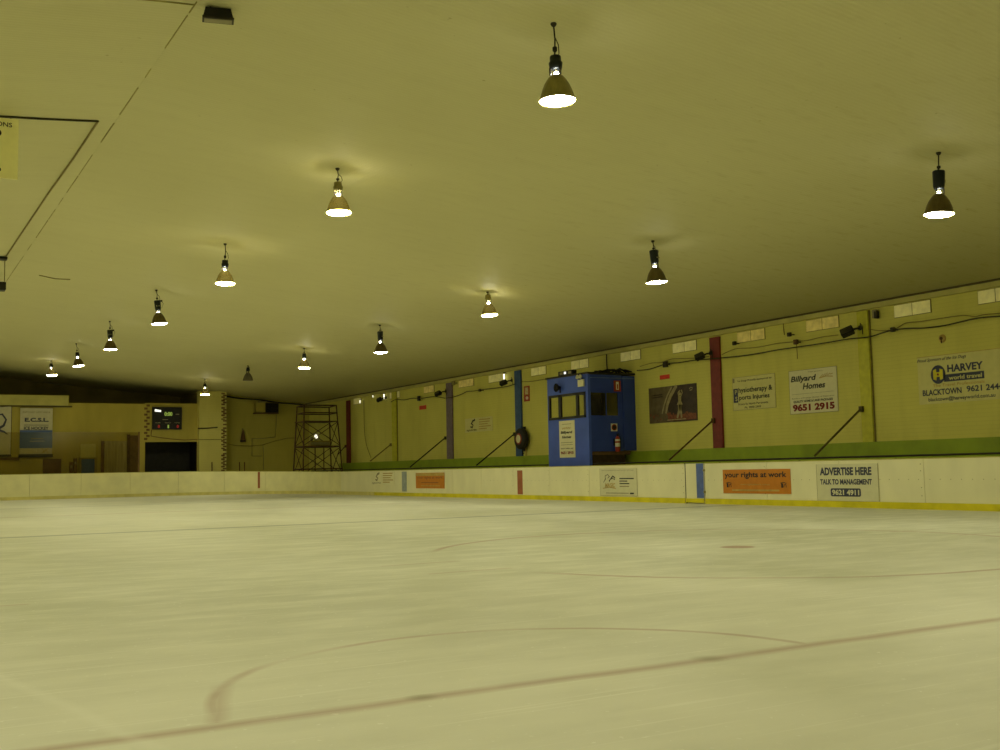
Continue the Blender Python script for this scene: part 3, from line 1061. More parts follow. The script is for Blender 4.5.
def d_magic(mb, w, h):
    mb.text('www.partyworld.com.au for all your party needs'[:34], w*.05, h*.90, w*.88, h*.045, Y1, 2)
    mb.ribbon([(w*.10, h*.48), (w*.16, h*.62), (w*.15, h*.72), (w*.22, h*.78), (w*.27, h*.70), (w*.22, h*.64)], [.008*w, .018*w, .012*w, .012*w, .02*w, .008*w], Y1, 1)
    mb.ribbon([(w*.26, h*.52), (w*.29, h*.60), (w*.36, h*.71), (w*.42, h*.66), (w*.40, h*.58)], [.03*w, .012*w, .028*w, .02*w, .01*w], Y1, 1)
    mb.ribbon([(w*.29, h*.60), (w*.36, h*.63), (w*.42, h*.58)], .012*w, Y1, 1)
    mb.text('MAGIC', w*.14, h*.30, w*.28, h*.16, Y1, 3, shear=.2, bold=.015)
    mb.ribbon([(w*.08, h*.27), (w*.25, h*.31), (w*.44, h*.27)], .012*w, Y1, 3)
    for a, z in ((.92, .62), (.75, .53), (.80, .44), (.79, .34)):
        mb.rect(w*.54, h*z-.012, w*a, h*z+.02, Y1, 1 if z > .4 else 2)
    mb.rect(w*.16, h*.09, w*.78, h*.115, Y1, 2)
    mb.rect(w*.81, h*.07, w*.91, h*.125, Y1, 1)
    for q in ((0, 0, w, .01), (0, 0, .01, h), (w-.01, 0, w, h)):
        mb.rect(*q, Y1, 2)


sign('curl_logo_sign', 'pale grey sign on the boards with looping dark logo over tan letters', 'sign', 0, XB, (600, 468.5), (638, 498.5),
     ['sign_grey', 'ink', 'ink_grey', 'ink_tan'], d_magic, bl=(600, 493.5))
sign('faint_sign', 'faint white sign with curled figure and red lines at the far end of the boards', 'sign', 0, XB, (371, 471.5), (395, 485),
     ['board', 'ink_grey', 'ink_tan'], d_logo)

# ================================================================== BLUE BOOTH
YN, YF, XF = 30.3, 32.86, 21.17
bt = empty('control_booth', 'blue timekeeper booth with windows standing behind the boards', 'booth', ((XF+23.0)/2, (YN+YF)/2, 1.12))
BL = (-(XF+23.0)/2, -(YN+YF)/2, -1.12)


def BP(mb, name, mt, lab=None, bevel=0., parent=None):
    o = mb.build(name, mt, bt, BL, bevel=bevel) if parent is None else mb.build(name, mt, parent)
    if lab:
        o['label'] = lab
    return o


XBK = 23.165
mb = MB()
wz0, wz1 = 2.79, 3.68
mb.box(XF, XF+.06, YN, YF, .0, wz0).box(XF, XF+.06, YN, YF, wz1, 4.28)
mb.box(XF, XF+.06, YN, YN+.14, wz0, wz1).box(XF, XF+.06, YF-.09, YF, wz0, wz1)
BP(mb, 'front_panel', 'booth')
mb = MB()
mb.box(XF+.06, 22.62, YN, YN+.05, 1.62, 2.82).box(XF+.06, 22.62, YN, YN+.05, 3.67, 4.26)
mb.box(22.44, 22.62, YN, YN+.05, 2.82, 3.67).box(XF+.06, XF+.10, YN, YN+.05, 2.82, 3.67)
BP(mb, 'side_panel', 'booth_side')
BP(MB().box(22.64, XBK, YN-.02, YN+.04, 1.64, 4.24).box(22.66, 22.69, YN-.05, YN-.02, 2.85, 3.0), 'door', 'booth_side', 'narrow blue door leaf')
mb = MB()
mb.box(XF+.06, XBK, YF-.05, YF, 1.62, 2.7).box(XF+.06, XBK, YF-.05, YF, 3.75, 4.26).box(XF+.06, XF+.12, YF-.05, YF, 2.7, 3.75).box(XBK-.1, XBK, YF-.05, YF, 2.7, 3.75)
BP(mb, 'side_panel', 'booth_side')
BP(MB().box(XF-.05, XBK, YN-.06, YF+.04, 4.28, 4.34), 'roof', 'dark', 'dark flat roof')
BP(MB().box(XF+.06, 22.95, YN+.05, YF-.05, 1.5, 1.62), 'booth_floor', 'brown')
BP(MB().box(XF+.10, 22.70, YN+.03, YN+.16, 0, 1.5), 'shadow_panel', 'under_shadow', 'dark panel for the shadow under the booth side')  # dark panel standing in for shadow in the open space
BP(MB().box(22.94, 22.98, YN+1.75, YF-.05, 1.62, 4.26), 'back_panel', 'black')
BP(MB().box(XF+.10, XBK, YN-.03, YN, 4.14, 4.17), 'trim_strip', 'stripe_blue')
BP(MB().box(XF-.01, XF+.10, YN-.012, YN+.07, 0, 4.27), 'corner_post', 'booth')
f = MB()
y0, y1 = YN+.14, YF-.09
fw_ = .085
f.box(XF-.02, XF+.05, y0, y1, wz0, wz0+fw_).box(XF-.02, XF+.05, y0, y1, wz1-fw_, wz1)
f.box(XF-.02, XF+.05, y0, y0+.10, wz0, wz1).box(XF-.02, XF+.05, y1-fw_, y1, wz0, wz1)
for yy, ww in ((YN+.66, .13), (YN+1.75, .16)):
    f.box(XF-.02, XF+.05, yy-ww/2, yy+ww/2, wz0, wz1)
wf = BP(f, 'window_frame', 'frame', 'dark frame with three lights')
for a, c in ((y0+.1, YN+.60), (YN+.73, YN+1.67), (YN+1.83, y1-fw_)):
    MB().box(XF+.012, XF+.018, a, c, wz0+fw_, wz1-fw_).build('pane', 'pane', wf)
sf = BP(MB().box(XF+.10, 22.44, YN+.0, YN+.05, 2.82, 2.85).box(XF+.10, 22.44, YN+.0, YN+.05, 3.64, 3.67).box(21.92, 21.945, YN+.0, YN+.05, 2.85, 3.64),
        'window_frame', 'booth_side')
for a, c in ((XF+.10, 21.92), (21.945, 22.44)):
    MB().box(a, c, YN+.02, YN+.026, 2.85, 3.64).build('pane', 'pane_side', sf)


# things on the booth
def d_bsign(mb, w, h):
    mb.rect(w*.2, h*.90, w*.8, h*.912, Y1, 3)
    for t in range(5):
        mb.ribbon([(w*(.22+.11*t), h*.775), (w*(.30+.11*t), h*(.83-.01*abs(t-2)))], w*.04, Y1, 4)
    mb.text('Billyard', w*.10, h*.63, w*.76, h*.09, Y1, 1, shear=.2, bold=.02)
    mb.text('Homes', w*.18, h*.52, w*.60, h*.075, Y1, 1, shear=.2, bold=.02)
    for z in (.40, .34):
        mb.rect(w*.1, h*z, w*.86, h*(z+.014), Y1, 3)
    mb.text('QUALITY HOME & LAND', w*.08, h*.23, w*.82, h*.03, Y1, 1, bold=.03)
    mb.text('9651 2915', w*.08, h*.09, w*.82, h*.08, Y1, 2, bold=.03)


sign('booth_sign', 'narrow upright builder sign on the front of the blue booth', 'sign', 0, XF, (559.3, 421.3), (575.7, 457.3),
     ['sign_white', 'ink', 'ink_red', 'ink_grey', 'ink_tan'], d_bsign)


def d_ext(mb, w, h):
    mb.rect(w*.30, h*.15, w*.70, h*.88, Y1, 1)
    mb.rect(w*.42, h*.22, w*.60, h*.66, Y2, 0)


sign('extinguisher_sign', 'small red and white sign high on the side of the booth', 'sign', 1, YN-.015, (613.5, 380.5), (620.7, 391.5),
     ['red_dark', 'white', 'red'], d_ext)


def d_round(mb, w, h):
    mb.disc(w*.5, h*.5, w*.42, Y1, 1, 20, h*.42)
    mb.disc(w*.5, h*.5, w*.28, Y2, 2, 20, h*.28)


sign('prohibition_sign', 'small square sign with a red ring above the extinguisher', 'sign', 1, YN-.015, (610.7, 423.5), (617.2, 431.2),
     ['white', 'red_dark', 'ink'], d_round)
ex = empty('fire_extinguisher', 'red extinguisher hanging on the side of the blue booth', 'fire extinguisher', (22.27, YN-.125, 1.60))
MB().lathe([(.075, 0), (.085, .03), (.085, .42), (.06, .50), (.03, .53)], 16, cap0=True, cap1=True).build('cylinder_body', 'red_dark', ex)
MB().lathe([(.0865, .17), (.0865, .30)], 16).lathe([(.0865, .36), (.0865, .43)], 16).build('paper_band', 'white', ex)
MB().lathe([(.03, .53), (.035, .56), (.02, .60)], 10, cap1=True).box(-.02, .09, -.012, .012, .585, .605).box(-.02, .08, -.01, .01, .625, .64).build('valve', 'black', ex)
MB().tube([(.03, 0, .57), (.10, -.02, .52), (.11, -.02, .30), (.10, -.02, .12)], .013, 8).build('hose', 'rubber', ex)
MB().box(-.10, .10, .085, .10, .2, .45).build('bracket', 'black', ex)
em = empty('emergency_light', 'small white twin lamp emergency light on the booth front', 'emergency light', (XF-.012, YN+.32, 3.86), WALLR)
MB().box(-.19, .16, -.06, 0, 0, .24).build('body', 'sign_white', em, bevel=.01)
for x in (-.10, .08):
    MB().lathe([(.04, 0), (.07, .03), (.075, .08), (.0, .085)], 14, 0, (x, -.07, .32), Matrix.Rotation(R(75), 3, 'X')).build('lamp_head', 'sign_grey', em)
    MB().tube([(x, -.03, .24), (x, -.05, .30)], .015, 6).build('lamp_stem', 'dark', em)
hs = empty('horn_speaker', 'dark round siren high on the booth front', 'siren', (XF-.004, 32.0, 3.80), WALLR)
MB().lathe([(.05, 0), (.06, .04), (.09, .10), (.15, .16), (.155, .18)], 20, 0, (0, 0, .12), Matrix.Rotation(R(90), 3, 'X'), cap0=True).lathe([(.03, .06), (.06, .12), (.0, .13)], 12, 0, (0, 0, .12), Matrix.Rotation(R(90), 3, 'X')).build('horn', 'black', hs)
MB().box(-.03, .03, -.02, 0, -.06, .10).build('bracket', 'black', hs)
rbx = empty('floodlight', 'black twin floodlight box lying on the roof of the booth', 'floodlight', (XF+.12, 31.7, 4.34), WALLR)
MB().box(-.50, .42, -.08, .12, 0, .17).build('housing', 'black', rbx, bevel=.02)
for x in (-.28, .26):
    MB().box(x-.09, x+.09, -.088, -.08, .04, .13).build('lens', 'ink_grey', rbx)
MB().box(-.08, .02, -.10, -.08, .05, .13).build('lamp', 'white_glow', rbx)

o = MB()
random.seed(3)
for k in range(7):
    y_ = 30.35+.16*k
    o.tube([(21.7+.2*(k % 3), y_, 4.37), (22.1, y_+random.uniform(-.1, .1), 4.40+random.uniform(0, .08)), (22.5, y_+random.uniform(-.15, .15), 4.37+random.uniform(0, .12)),
            (22.85, y_+random.uniform(-.1, .1), 4.46+random.uniform(0, .1)), (23.1, y_, 4.40)], .026, 6)
tag(o.build('cable_tangle', 'black'), 'dark tangle of cables lying on the booth roof', 'cables', None, 'stuff')
# fire hose reel
hr = empty('fire_hose_reel', 'round black hose reel beside the blue post', 'hose reel', (XW-.006, 37.70, 2.30), WALLR)
RX = Matrix.Rotation(R(90), 3, 'X')
MB().lathe([(.18, .10), (.40, .10), (.43, .13), (.43, .27), (.40, .30), (.18, .30)], 28, 0, (0, 0, 0), RX).build('hose_coil', 'rubber', hr)
MB().lathe([(.0, .31), (.22, .31), (.24, .29), (.24, .09), (.0, .09)], 24, 0, (-.05, 0, 0), RX).build('hub', 'red_dark', hr)
MB().disc(-.05, 0, .17, -.316, 0, 20).build('label_plate', 'sign_white', hr)
MB().box(-.05, .05, -.08, 0, -.5, .5).build('bracket', 'dark', hr)
MB().tube([(.1, -.2, -.40), (.12, -.22, -.52), (.05, -.2, -.62), (.02, -.1, -.60)], .02, 8).build('nozzle', 'dark', hr)
MB().tube([(.10, -.05, -.35), (.10, -.05, -.70)], .02, 8).build('supply_pipe', 'ink_tan', hr)


# ================================================================== FLOODLIGHTS AND FITTINGS ON THE LONG WALL
def flood(loc, lab, size=.30, tilt=25, lit=False):
    o = empty('floodlight', lab, 'floodlight', loc, WALLR)
    rot = Matrix.Rotation(R(20), 3, 'Z') @ Matrix.Rotation(R(-tilt), 3, 'X') @ Matrix.Rotation(R(-22), 3, 'Y')
    MB().obox((-.10, -.34, -.08), (size, size*.55, size*.62), rot).obox((-.10, -.28, -.06), (size*.6, size*.8, size*.4), rot).build('housing', 'black', o, bevel=.02)
    MB().obox(Vector((-.10, -.34, -.08))+rot @ Vector((0, -size*.285, 0)), (size*.86, .012, size*.5), rot).build('lens', 'flood_glass', o)
    MB().tube([(.05, 0, .02), (.0, -.14, .0), (-.08, -.24, -.05)], .028, 8).build('arm', 'dark', o)
    MB().lathe([(.0, 0), (.07, 0), (.07, .03), (.0, .03)], 12, 0, (.05, 0, .02), RX).build('mounting_plate', 'dark', o)
    MB().tube([(.08, -.02, .05), (.12, -.07, .14), (.17, -.05, .05), (.14, -.02, -.16)], .012, 6).build('lead', 'cable', o)
    return o


_v = Vector
flood((XW-.14, 26.15, 4.60), 'black floodlight on the dark red post beside the skater poster')
flood((XW-.14, 20.13, 4.66), 'black floodlight on the olive post near the travel sign', .34)
flood((XW-.14, 44.5, 4.72), 'black floodlight on the mauve post')
flood((XW-.14, 38.5, 4.74), 'black floodlight on the blue post near the hose reel sign')
flood((XW-.14, 51.2, 4.88), 'black floodlight on the far olive post', .28)
# bare glowing lamps high on the wall
for y, z, s_, lab in ((39.13, 5.02, 1., 'small glowing tube lamp above the floodlight near the blue post'),
                      (51.5, 5.05, .9, 'small glowing tube lamp above the floodlight on the far olive post'),
                      (52.93, 5.12, .45, 'tiny glowing bulb left of the far olive post'),
                      (54.7, 4.96, .6, 'small glowing bulb high between the far olive and far red posts')):
    o = empty('tube_bulb', lab, 'bulb', (XW-.12, y, z))
    MB().lathe([(.0, -.22*s_), (.02*s_, -.21*s_), (.032*s_, -.05*s_), (.03*s_, .06*s_), (.0, .07*s_)], 12).build('glass_bulb', 'glow_small', o)
    MB().lathe([(.03*s_, .07*s_), (.03*s_, .14*s_)], 10, cap1=True).tube([(0, 0, .12*s_), (.06, 0, .13*s_), (.11, 0, .10*s_)], .012, 6).build('holder', 'dark', o)
# round rusty fitting above the travel sign, grey box by the olive post
P = on(942.5, 338.5, 0, XW)
o = empty('round_fitting', 'small rusty round fitting above the travel sign', 'fitting', P, WALLR)
MB().lathe([(.0, .05), (.07, .045), (.10, .02), (.105, 0)], 18, 0, (0, 0, 0), RX).build('plate', 'ink_tan', o)
MB().lathe([(.0, .07), (.04, .065), (.045, .04)], 12, 0, (0, 0, 0), RX).box(-.012, .012, -.06, -.04, -.12, 0).build('socket', 'rust', o)
P = on(877, 314.5, 0, XW)
o = empty('wall_camera', 'small grey box on the top of the long wall beside the olive post', 'box', P, WALLR)
MB().box(-.08, .06, -.12, 0, -.10, .12).build('housing', 'ink_grey', o, bevel=.02)
MB().box(.0, .10, -.14, -.02, -.12, .08).build('cover', 'dark', o, bevel=.02)


def cable(name, lab, pts, x, r, mt='cable', cat='cable', group=None):
    P = [on(a, c, 0, x) for a, c in pts]
    # smooth through the points
    Q = []
    for i in range(len(P)-1):
        p0, p1, p2, p3 = P[max(i-1, 0)], P[i], P[i+1], P[min(i+2, len(P)-1)]
        for k in range(4):
            t = k/4
            Q.append(.5*((2*p1)+(p2-p0)*t+(2*p0-5*p1+4*p2-p3)*t*t+(3*p1-p0-3*p2+p3)*t**3))
    Q.append(P[-1])
    o = MB().tube(Q, r, 6).build(name, mt)
    return tag(o, lab, cat, group)


XC = 22.99
cable('sagging_cord', 'thick dark cable running along the long wall from booth to travel sign',
      [(637, 370.5), (650, 369), (666, 364), (680, 362.5), (694, 360.3), (709, 359), (720, 358), (741, 356), (760, 353.2), (777, 350), (793.6, 347.6), (815, 344.5), (832, 341.8), (850, 338.8), (869, 337), (882, 333),
       (894, 329.8), (910, 328.3), (924, 328), (944, 325.6), (960, 322), (974, 318.8), (988, 317), (1006, 316)], XC, .020)
cable('sagging_cord', 'thin upper cable looping above the thick one at the skater poster',
      [(640, 366.5), (652, 363), (661, 362.5), (672, 359), (684, 358.5), (697, 358), (709, 356.5)], XC, .013, 'olive_cable')
cable('sagging_cord', 'thin upper cable between the dark red and olive posts',
      [(722, 354.5), (735, 349), (750, 348), (762, 346.5), (777, 343.5), (792, 342), (797, 341), (807, 340.5), (822, 337), (838, 335)], XC+.06, .012, 'olive_cable')
cable('sagging_cord', 'thin upper cable looping above the travel sign',
      [(869, 329), (878, 330.5), (890, 330), (898, 327.5), (906, 323), (920, 321.5), (940, 318.5), (962, 315.5), (975, 316.5), (985, 314.5), (1006, 313)], XC+.06, .012, 'olive_cable')
cable('sagging_cord', 'wavy cable between the far olive and mauve posts',
      [(391, 402), (396, 399.5), (404, 400), (412, 398.4), (420, 398.6), (434, 396.6), (445, 398.3)], XC, .018, 'cable')
cable('sagging_cord', 'wavy cable between the mauve and blue posts',
      [(446, 398.2), (454, 396.8), (462, 394), (467, 391.6), (474, 391), (480, 390), (488, 389), (498, 387.8), (508, 386.2), (515, 384)], XC, .018, 'cable')
cable('sagging_cord', 'thin cable from the blue post to the booth roof', [(521, 381.7), (530, 381.5), (540, 380), (548, 378.5)], XC, .015, 'olive_cable')
cable('hanging_lead', 'thin lead hanging down the wall left of the far olive post',
      [(363.8, 400), (364, 415), (364.6, 432), (366.5, 445), (371, 458)], XC+.1, .014, 'olive_cable')
cable('hanging_conduit', 'thin conduit dropping from the ceiling to the booth roof', [(606.5, 352), (606.7, 362), (607.5, 374.5)], XC+.08, .022, 'dark')
cable('hanging_conduit', 'thin conduit dropping to a small box above the physiotherapy sign', [(783, 319.5), (783.6, 328), (784.5, 335)], XC+.1, .014, 'olive_cable')
cable('hanging_conduit', 'thin lead hanging under the thick cable above the builder sign', [(796.3, 341.5), (797, 350), (797.4, 359)], XC+.08, .012, 'olive_cable')
for (px, py, lab, s_, mt) in ((665.5, 364.3, 'dark junction box on the cable above the small red sign', .10, 'dark'),
                              (734.5, 343.3, 'dark connector right of the dark red post', .06, 'dark'),
                              (789.5, 334.5, 'small dark connector above the builder sign', .06, 'dark'),
                              (796, 342, 'small rusty junction box on the cable above the builder sign', .07, 'rust'),
                              (893, 329.6, 'dark joint in the cable left of the travel sign', .06, 'dark'),
                              (419, 398.5, 'small dark junction box between the far olive and mauve posts', .12, 'black'),
                              (453.5, 383, 'small grey box right of the mauve post at the wall top', .09, 'seam'),
                              (480, 390.3, 'small joint in the cable above the small logo sign', .06, 'cable')):
    P = on(px, py, 0, XC)
    o = empty('mounted_box', lab, 'junction box', (XC, P.y, P.z), WALLR)
    MB().box(-s_, s_, -.05, .04, -s_, s_).build('body', mt, o, bevel=.015)
    MB().box(-s_*.7, s_*.7, -.06, -.05, -s_*.7, s_*.7).build('lid', mt, o)
    MB().tube([(0, .02, 0), (0, XW-XC, 0)], .02, 6).build('fixing', mt, o)

# ================================================================== PENDANT LAMPS
CEIL_N = {}


def lamp_proto(name, housing, shade, lit, up=0.):
    """bell pendant: everything hangs below the ceiling point at the origin"""
    o = bpy.data.objects.new('pendant_lamp', None)
    o.empty_display_size = .2
    C.objects.link(o)
    t = .06
    MB().lathe([(.0, .012), (.04, .012), (.04, -.005), (.025, -.03), (.0, -.03)], 16).build('ceiling_plate', 'dark', o)
    long_ = housing == 'long'
    hz0 = min(-.07, (-.30 if long_ else -.46)+up)    # top of the ballast housing
    hz1 = hz0-(.30 if long_ else .17)
    MB().tube([(0, 0, -.02), (.012, 0, hz0*.45), (-.008, 0, hz0+.02)], .011, 6).build('hanging_cord', 'dark', o)
    MB().tube([(0, 0, hz0*.35), (.07, 0, hz0*.6), (.085, .01, hz0*.85), (.06, 0, hz0+.01)], .007, 6).build('power_lead', 'cable', o)
    MB().lathe([(.0, -.1*hz0), (.032, -.06*hz0), (.032, .05*hz0), (.012, .1*hz0)], 10, 0, (0, 0, hz0*.78)).build('hook', 'black', o)
    mt = {'long': 'housing', 'short': 'housing', 'pale': 'housing_pale'}[housing]
    if long_:
        h = MB().lathe([(.0, hz0), (.095, hz0), (.10, hz0-.02), (.09, hz1+.04), (.075, hz1), (.0, hz1)], 20).build('ballast_housing', mt, o)
        MB().box(.05, .15, -.03, .03, hz0-.04, hz0+.01).build('terminal_box', 'black', h)
        MB().box(-.05, -.015, -.103, -.09, hz1+.11, hz1+.135).box(.02, .055, -.103, -.09, hz1+.11, hz1+.135).build('vent_slot', 'ink_grey', h)
        MB().tube([(.14, 0, hz0-.02), (.17, 0, hz0-.10), (.11, 0, hz1+.06)], .008, 6).build('lead', 'cable', h)
    else:
        MB().lathe([(.0, hz0), (.07, hz0), (.075, hz0-.02), (.075, hz0-.07), (.092, hz0-.09), (.080, hz1), (.0, hz1)], 20).build('ballast_housing', mt, o)
    # lamp neck: two glowing gaps above the reflector
    nz = hz1
    MB().lathe([(.012, nz+.004), (.014, nz-.045)], 10).build('lamp_stem', 'ink_grey', o)
    MB().lathe([(.004, nz-.044), (.030, nz-.050), (.034, nz-.085)], 14).build('lamp_neck', ('neck_hot' if shade == 'prism' else 'neck_mid') if lit else 'ink_grey', o)
    for k in range(3):
        a = k*2*math.pi/3+.5
        MB().box(-.011, .011, -.011, .011, nz-.09, nz+.01).build('strut', 'dark', o).location = (.075*math.cos(a), .075*math.sin(a), 0)
    s0 = nz-.085
    sz = [(.065, 0), (.085, -.012), (.125, -.06), (.165, -.125), (.195, -.20), (.222, -.285), (.238, -.335), (.246, -.345)]
    inner = [(r-.006, z-.002) for r, z in sz[::-1]]
    shd = MB().lathe([(r, s0+z) for r, z in sz]+[(r, s0+z) for r, z in inner], 32).build('reflector_shade', shade, o)
    if lit:
        zr_ = s0-.332
        n = 32
        # domed glass closing the reflector mouth; faces look down
        pr = [(.232, zr_), (.20, zr_-.016), (.14, zr_-.028), (.07, zr_-.035), (.001, zr_-.037)]
        MB().lathe(pr, n).build('lens', lit, o)
        MB().lathe([(.001, zr_+.012), (.228, zr_+.012)], n).build('light_stop', 'white', o)  # opaque disc added to stop the lens shining upward
    else:
        MB().lathe([(.0, s0-.02), (.035, s0-.03), (.05, s0-.12), (.03, s0-.2), (.0, s0-.21)], 14).build('dead_bulb', 'pane_side', o)
    return o


KIND = {'short': ('short', 'shade_olive', 'lens'), 'clear': ('short', 'prism', 'lens'), 'pale': ('pale', 'prism', 'lens'), 'long': ('long', 'shade_dark', 'lens'),
        'clear_dim': ('short', 'prism', 'lens_dim'), 'long_dim': ('long', 'shade_dark', 'lens_dim'), 'short_dim': ('short', 'shade_dark', 'lens_dim'), 'off': ('short', 'prism_dim', None)}
protos = {}
Y0L, DL = 11.285, 7.5
GA = 'pendant lamps in the row over the middle of the ice'
GB = 'pendant lamps in the row toward the long wall'
rowA = [('short', 'large lit bell lamp with short black housing nearest in the middle ceiling row'),
        ('pale', 'second lamp of the middle row with pale housing and clear glowing shade'),
        ('clear', 'third lamp of the middle row with short black housing and clear shade'),
        ('long', 'fourth lamp of the middle row with long dark housing and dark shade'),
        ('long_dim', 'fifth lamp of the middle row, long dark housing, left of the fourth'),
        ('short_dim', 'sixth lamp of the middle row with small dark shade'),
        ('clear_dim', 'farthest lamp of the middle row, glowing bright at the far left')]
rowB = [('long', 'large lit bell lamp with long black housing nearest the travel sign'),
        ('long', 'dark shaded lamp above the skater poster in the right ceiling row'),
        ('pale', 'bright clear shaded lamp with pale housing above the small logo sign'),
        ('long', 'dark shaded lamp above the far olive post in the right row'),
        ('clear_dim', 'bright clear lamp high before the scaffold tower'),
        ('off', 'unlit lamp with see through shade near the end wall'),
        ('clear_dim', 'farthest lit lamp of the right row in front of the pale pier')]


SWING = Vector((math.sin(YAW), math.cos(YAW), 0))


def place(kind, x, y, lab, grp, up=0., lean=None):
    if (kind, up) in protos:
        o = copy_tree(protos[(kind, up)])
    else:
        o = protos[(kind, up)] = lamp_proto(kind, *KIND[kind], up)
    o.location = (x, y, ceil_z(x)-.012)
    if lean is None:
        lean = random.uniform(-2, 2)
    o.rotation_euler = (Matrix.Rotation(R(-lean), 3, SWING) @ Matrix.Rotation(R(random.uniform(-50, 50)), 3, 'Z')).to_euler()
    tag(o, lab, 'lamp', grp)
    return o


upA = [.03, .20, .05, -.03, -.02, .09, .33]
leanA = [1.5, 1.2, 0, 5.5, 2, 7, 5]
upB = [0, .09, .38, .08, .26, .38, .24]
leanB = [-2.7, 3.5, 4, 1.5, 0, 0, 2]
for i, (k, lab) in enumerate(rowA):
    place(k, 7.5, Y0L+DL*i, lab, GA, upA[i], leanA[i])
for i, (k, lab) in enumerate(rowB):
    place(k, 15., Y0L+DL*i, lab, GB, upB[i], leanB[i])
# the matching rows over the other half of the ice and behind the camera light the hall
for x in (-.5, -8.):
    for i in range(-1, 7):
        place(('long' if i % 2 else 'short')+('_dim' if i > 3 else ''), x, Y0L+DL*i, 'bell lamp in a row over the left half of the ice', 'pendant lamps over the left half of the ice')
for x in (7.5, 15.):
    place('short', x, Y0L-DL, 'bell lamp behind the nearest lamps', 'pendant lamps behind the viewer')
# floodlight box near the ridge and the hanging box at the left edge
FX, FY = 3.78, 13.6
fz = ceil_z(FX)
fl = empty('ceiling_floodlight', 'dark rectangular floodlight hanging under the ceiling ridge', 'floodlight', (FX, FY, fz), R(-14))
mb = MB()
t0, t1 = -.02, -.15
vs = [(-.16, -.05, t0), (.16, -.05, t0), (.16, .05, t0), (-.16, .05, t0), (-.19, -.075, t1), (.19, -.075, t1), (.19, .075, t1), (-.19, .075, t1)]
mb.add(vs, [(0, 1, 2, 3), (0, 4, 5, 1), (1, 5, 6, 2), (2, 6, 7, 3), (3, 7, 4, 0)])
mb.build('housing', 'black', fl)
MB().box(-.20, .20, -.085, .085, t1-.03, t1).build('rim', 'dark', fl)
MB().box(-.175, .175, -.06, .06, t1-.036, t1-.028).build('lens', 'ink_grey', fl)
MB().tube([(.06, 0, .005), (.06, 0, t0)], .018, 6).tube([(-.1, 0, .005), (-.1, 0, t0)], .012, 6).build('bracket', 'dark', fl)
P = on(5.5, 288, 1, 32.)
hx = P.x-.30
hb = empty('hanging_speaker', 'small black box hung on thin wires from the ceiling at the left edge', 'speaker', (hx, 32., ceil_z(hx)))
zb = P.z-ceil_z(hx)
MB().box(-.3, .32, -.15, .15, -.06, .0).build('ceiling_plate', 'black', hb)
MB().box(-.30, .30, -.18, .18, zb-.08, zb+.14).build('box', 'black', hb, bevel=.02)
for x in (-.27, .27):
    MB().tube([(x, 0, -.05), (x, 0, zb+.14)], .012, 6).build('wire', 'olive_cable', hb)
# cable run on the ceiling left of the ridge
q = [(-4, 19.0), (-1, 19.02), (1.2, 18.98), (2.3, 19.02), (3.22, 19.0)]
tag(MB().tube([(x, y, ceil_z(x)-.015) for x, y in q], .02, 6).build('ceiling_cable', 'cable'), 'dark cable crossing the ceiling above the hanging sign', 'cable')
q = [(3.22, 19.0), (3.20, 21.5), (3.14, 24.5), (3.10, 28), (3.06, 32.0)]
tag(MB().tube([(x, y, ceil_z(x)-.015) for x, y in q], .02, 6).build('ceiling_cable', 'olive_cable'), 'dark cable running along the ceiling beside the ridge joint', 'cable')
A = [on(39, 282, 2, 6.9), on(55, 284, 2, 6.9), on(70, 283.5, 2, 6.9)]
tag(MB().tube([(p.x, p.y, ceil_z(p.x)-.012) for p in A], .016, 6).build('loose_wire', 'olive_cable'), 'short loose wire on the ceiling left of the lamps', 'wire')


# hanging sign cut by the left edge of the photograph
def d_hang(mb, w, h):
    mb.text('ONS', w-.335, h*.855, .235, h*.075, Y1, 1)
    mb.disc(w-.32, h*.74, .065, Y1, 1, 16, h*.06)
    mb.text('O', w-.37, h*.09, .12, h*.09, Y1, 1)


P = on(18.7, 120, 1, 19.02)
Q = on(18.7, 180, 1, 19.02)
w_ = 1.9
mb = MB()
mb.box(0, w_, -TT, 0, 0, P.z-Q.z, 0)
d_hang(mb, w_, P.z-Q.z)
sh = mb.build('hanging_sign', ['sign_hang', 'ink'], None, (P.x-w_, 19.02, Q.z))
tag(sh, 'cream sign hanging from the ceiling at the left edge with dark letters', 'sign')
for x in (.25, w_-.12):
    MB().tube([(x, -.005, P.z-Q.z), (x, -.005, ceil_z(P.x-w_+x)-Q.z)], .008, 6).build('wire', 'dark', sh)

# ================================================================== END OF THE HALL
YPf = YP-.005


def d_ecsl(mb, w, h):
    mb.rect(0, 0, w, h*.12, Y1, 0)
    mb.rect(w*.0, h*.13, w, h*.52, Y1, 1)
    mb.text('EAST COAST SUPER LEAGUE', w*.08, h*.895, w*.84, h*.035, Y1, 3)
    mb.text('E.C.S.L.', w*.14, h*.70, w*.74, h*.09, Y1, 2, bold=.03)
    mb.rect(w*.12, h*.625, w*.88, h*.637, Y1, 2)
    mb.text('ICE HOCKEY', w*.12, h*.525, w*.76, h*.075, Y2, 2, bold=.02)
    mb.rect(w*.34, h*.33, w*.72, h*.345, Y2, 3)
    mb.text('www.ecsl.com.au', w*.3, h*.27, w*.45, h*.03, Y2, 0)
    mb.ribbon([(w*.68, h*.14), (w*.76, h*.03), (w*.80, h*.10), (w*.90, h*.0)], .02*w, Y2, 4)
    mb.ribbon([(w*.68, h*.02), (w*.90, h*.14)], .02*w, Y2, 4)


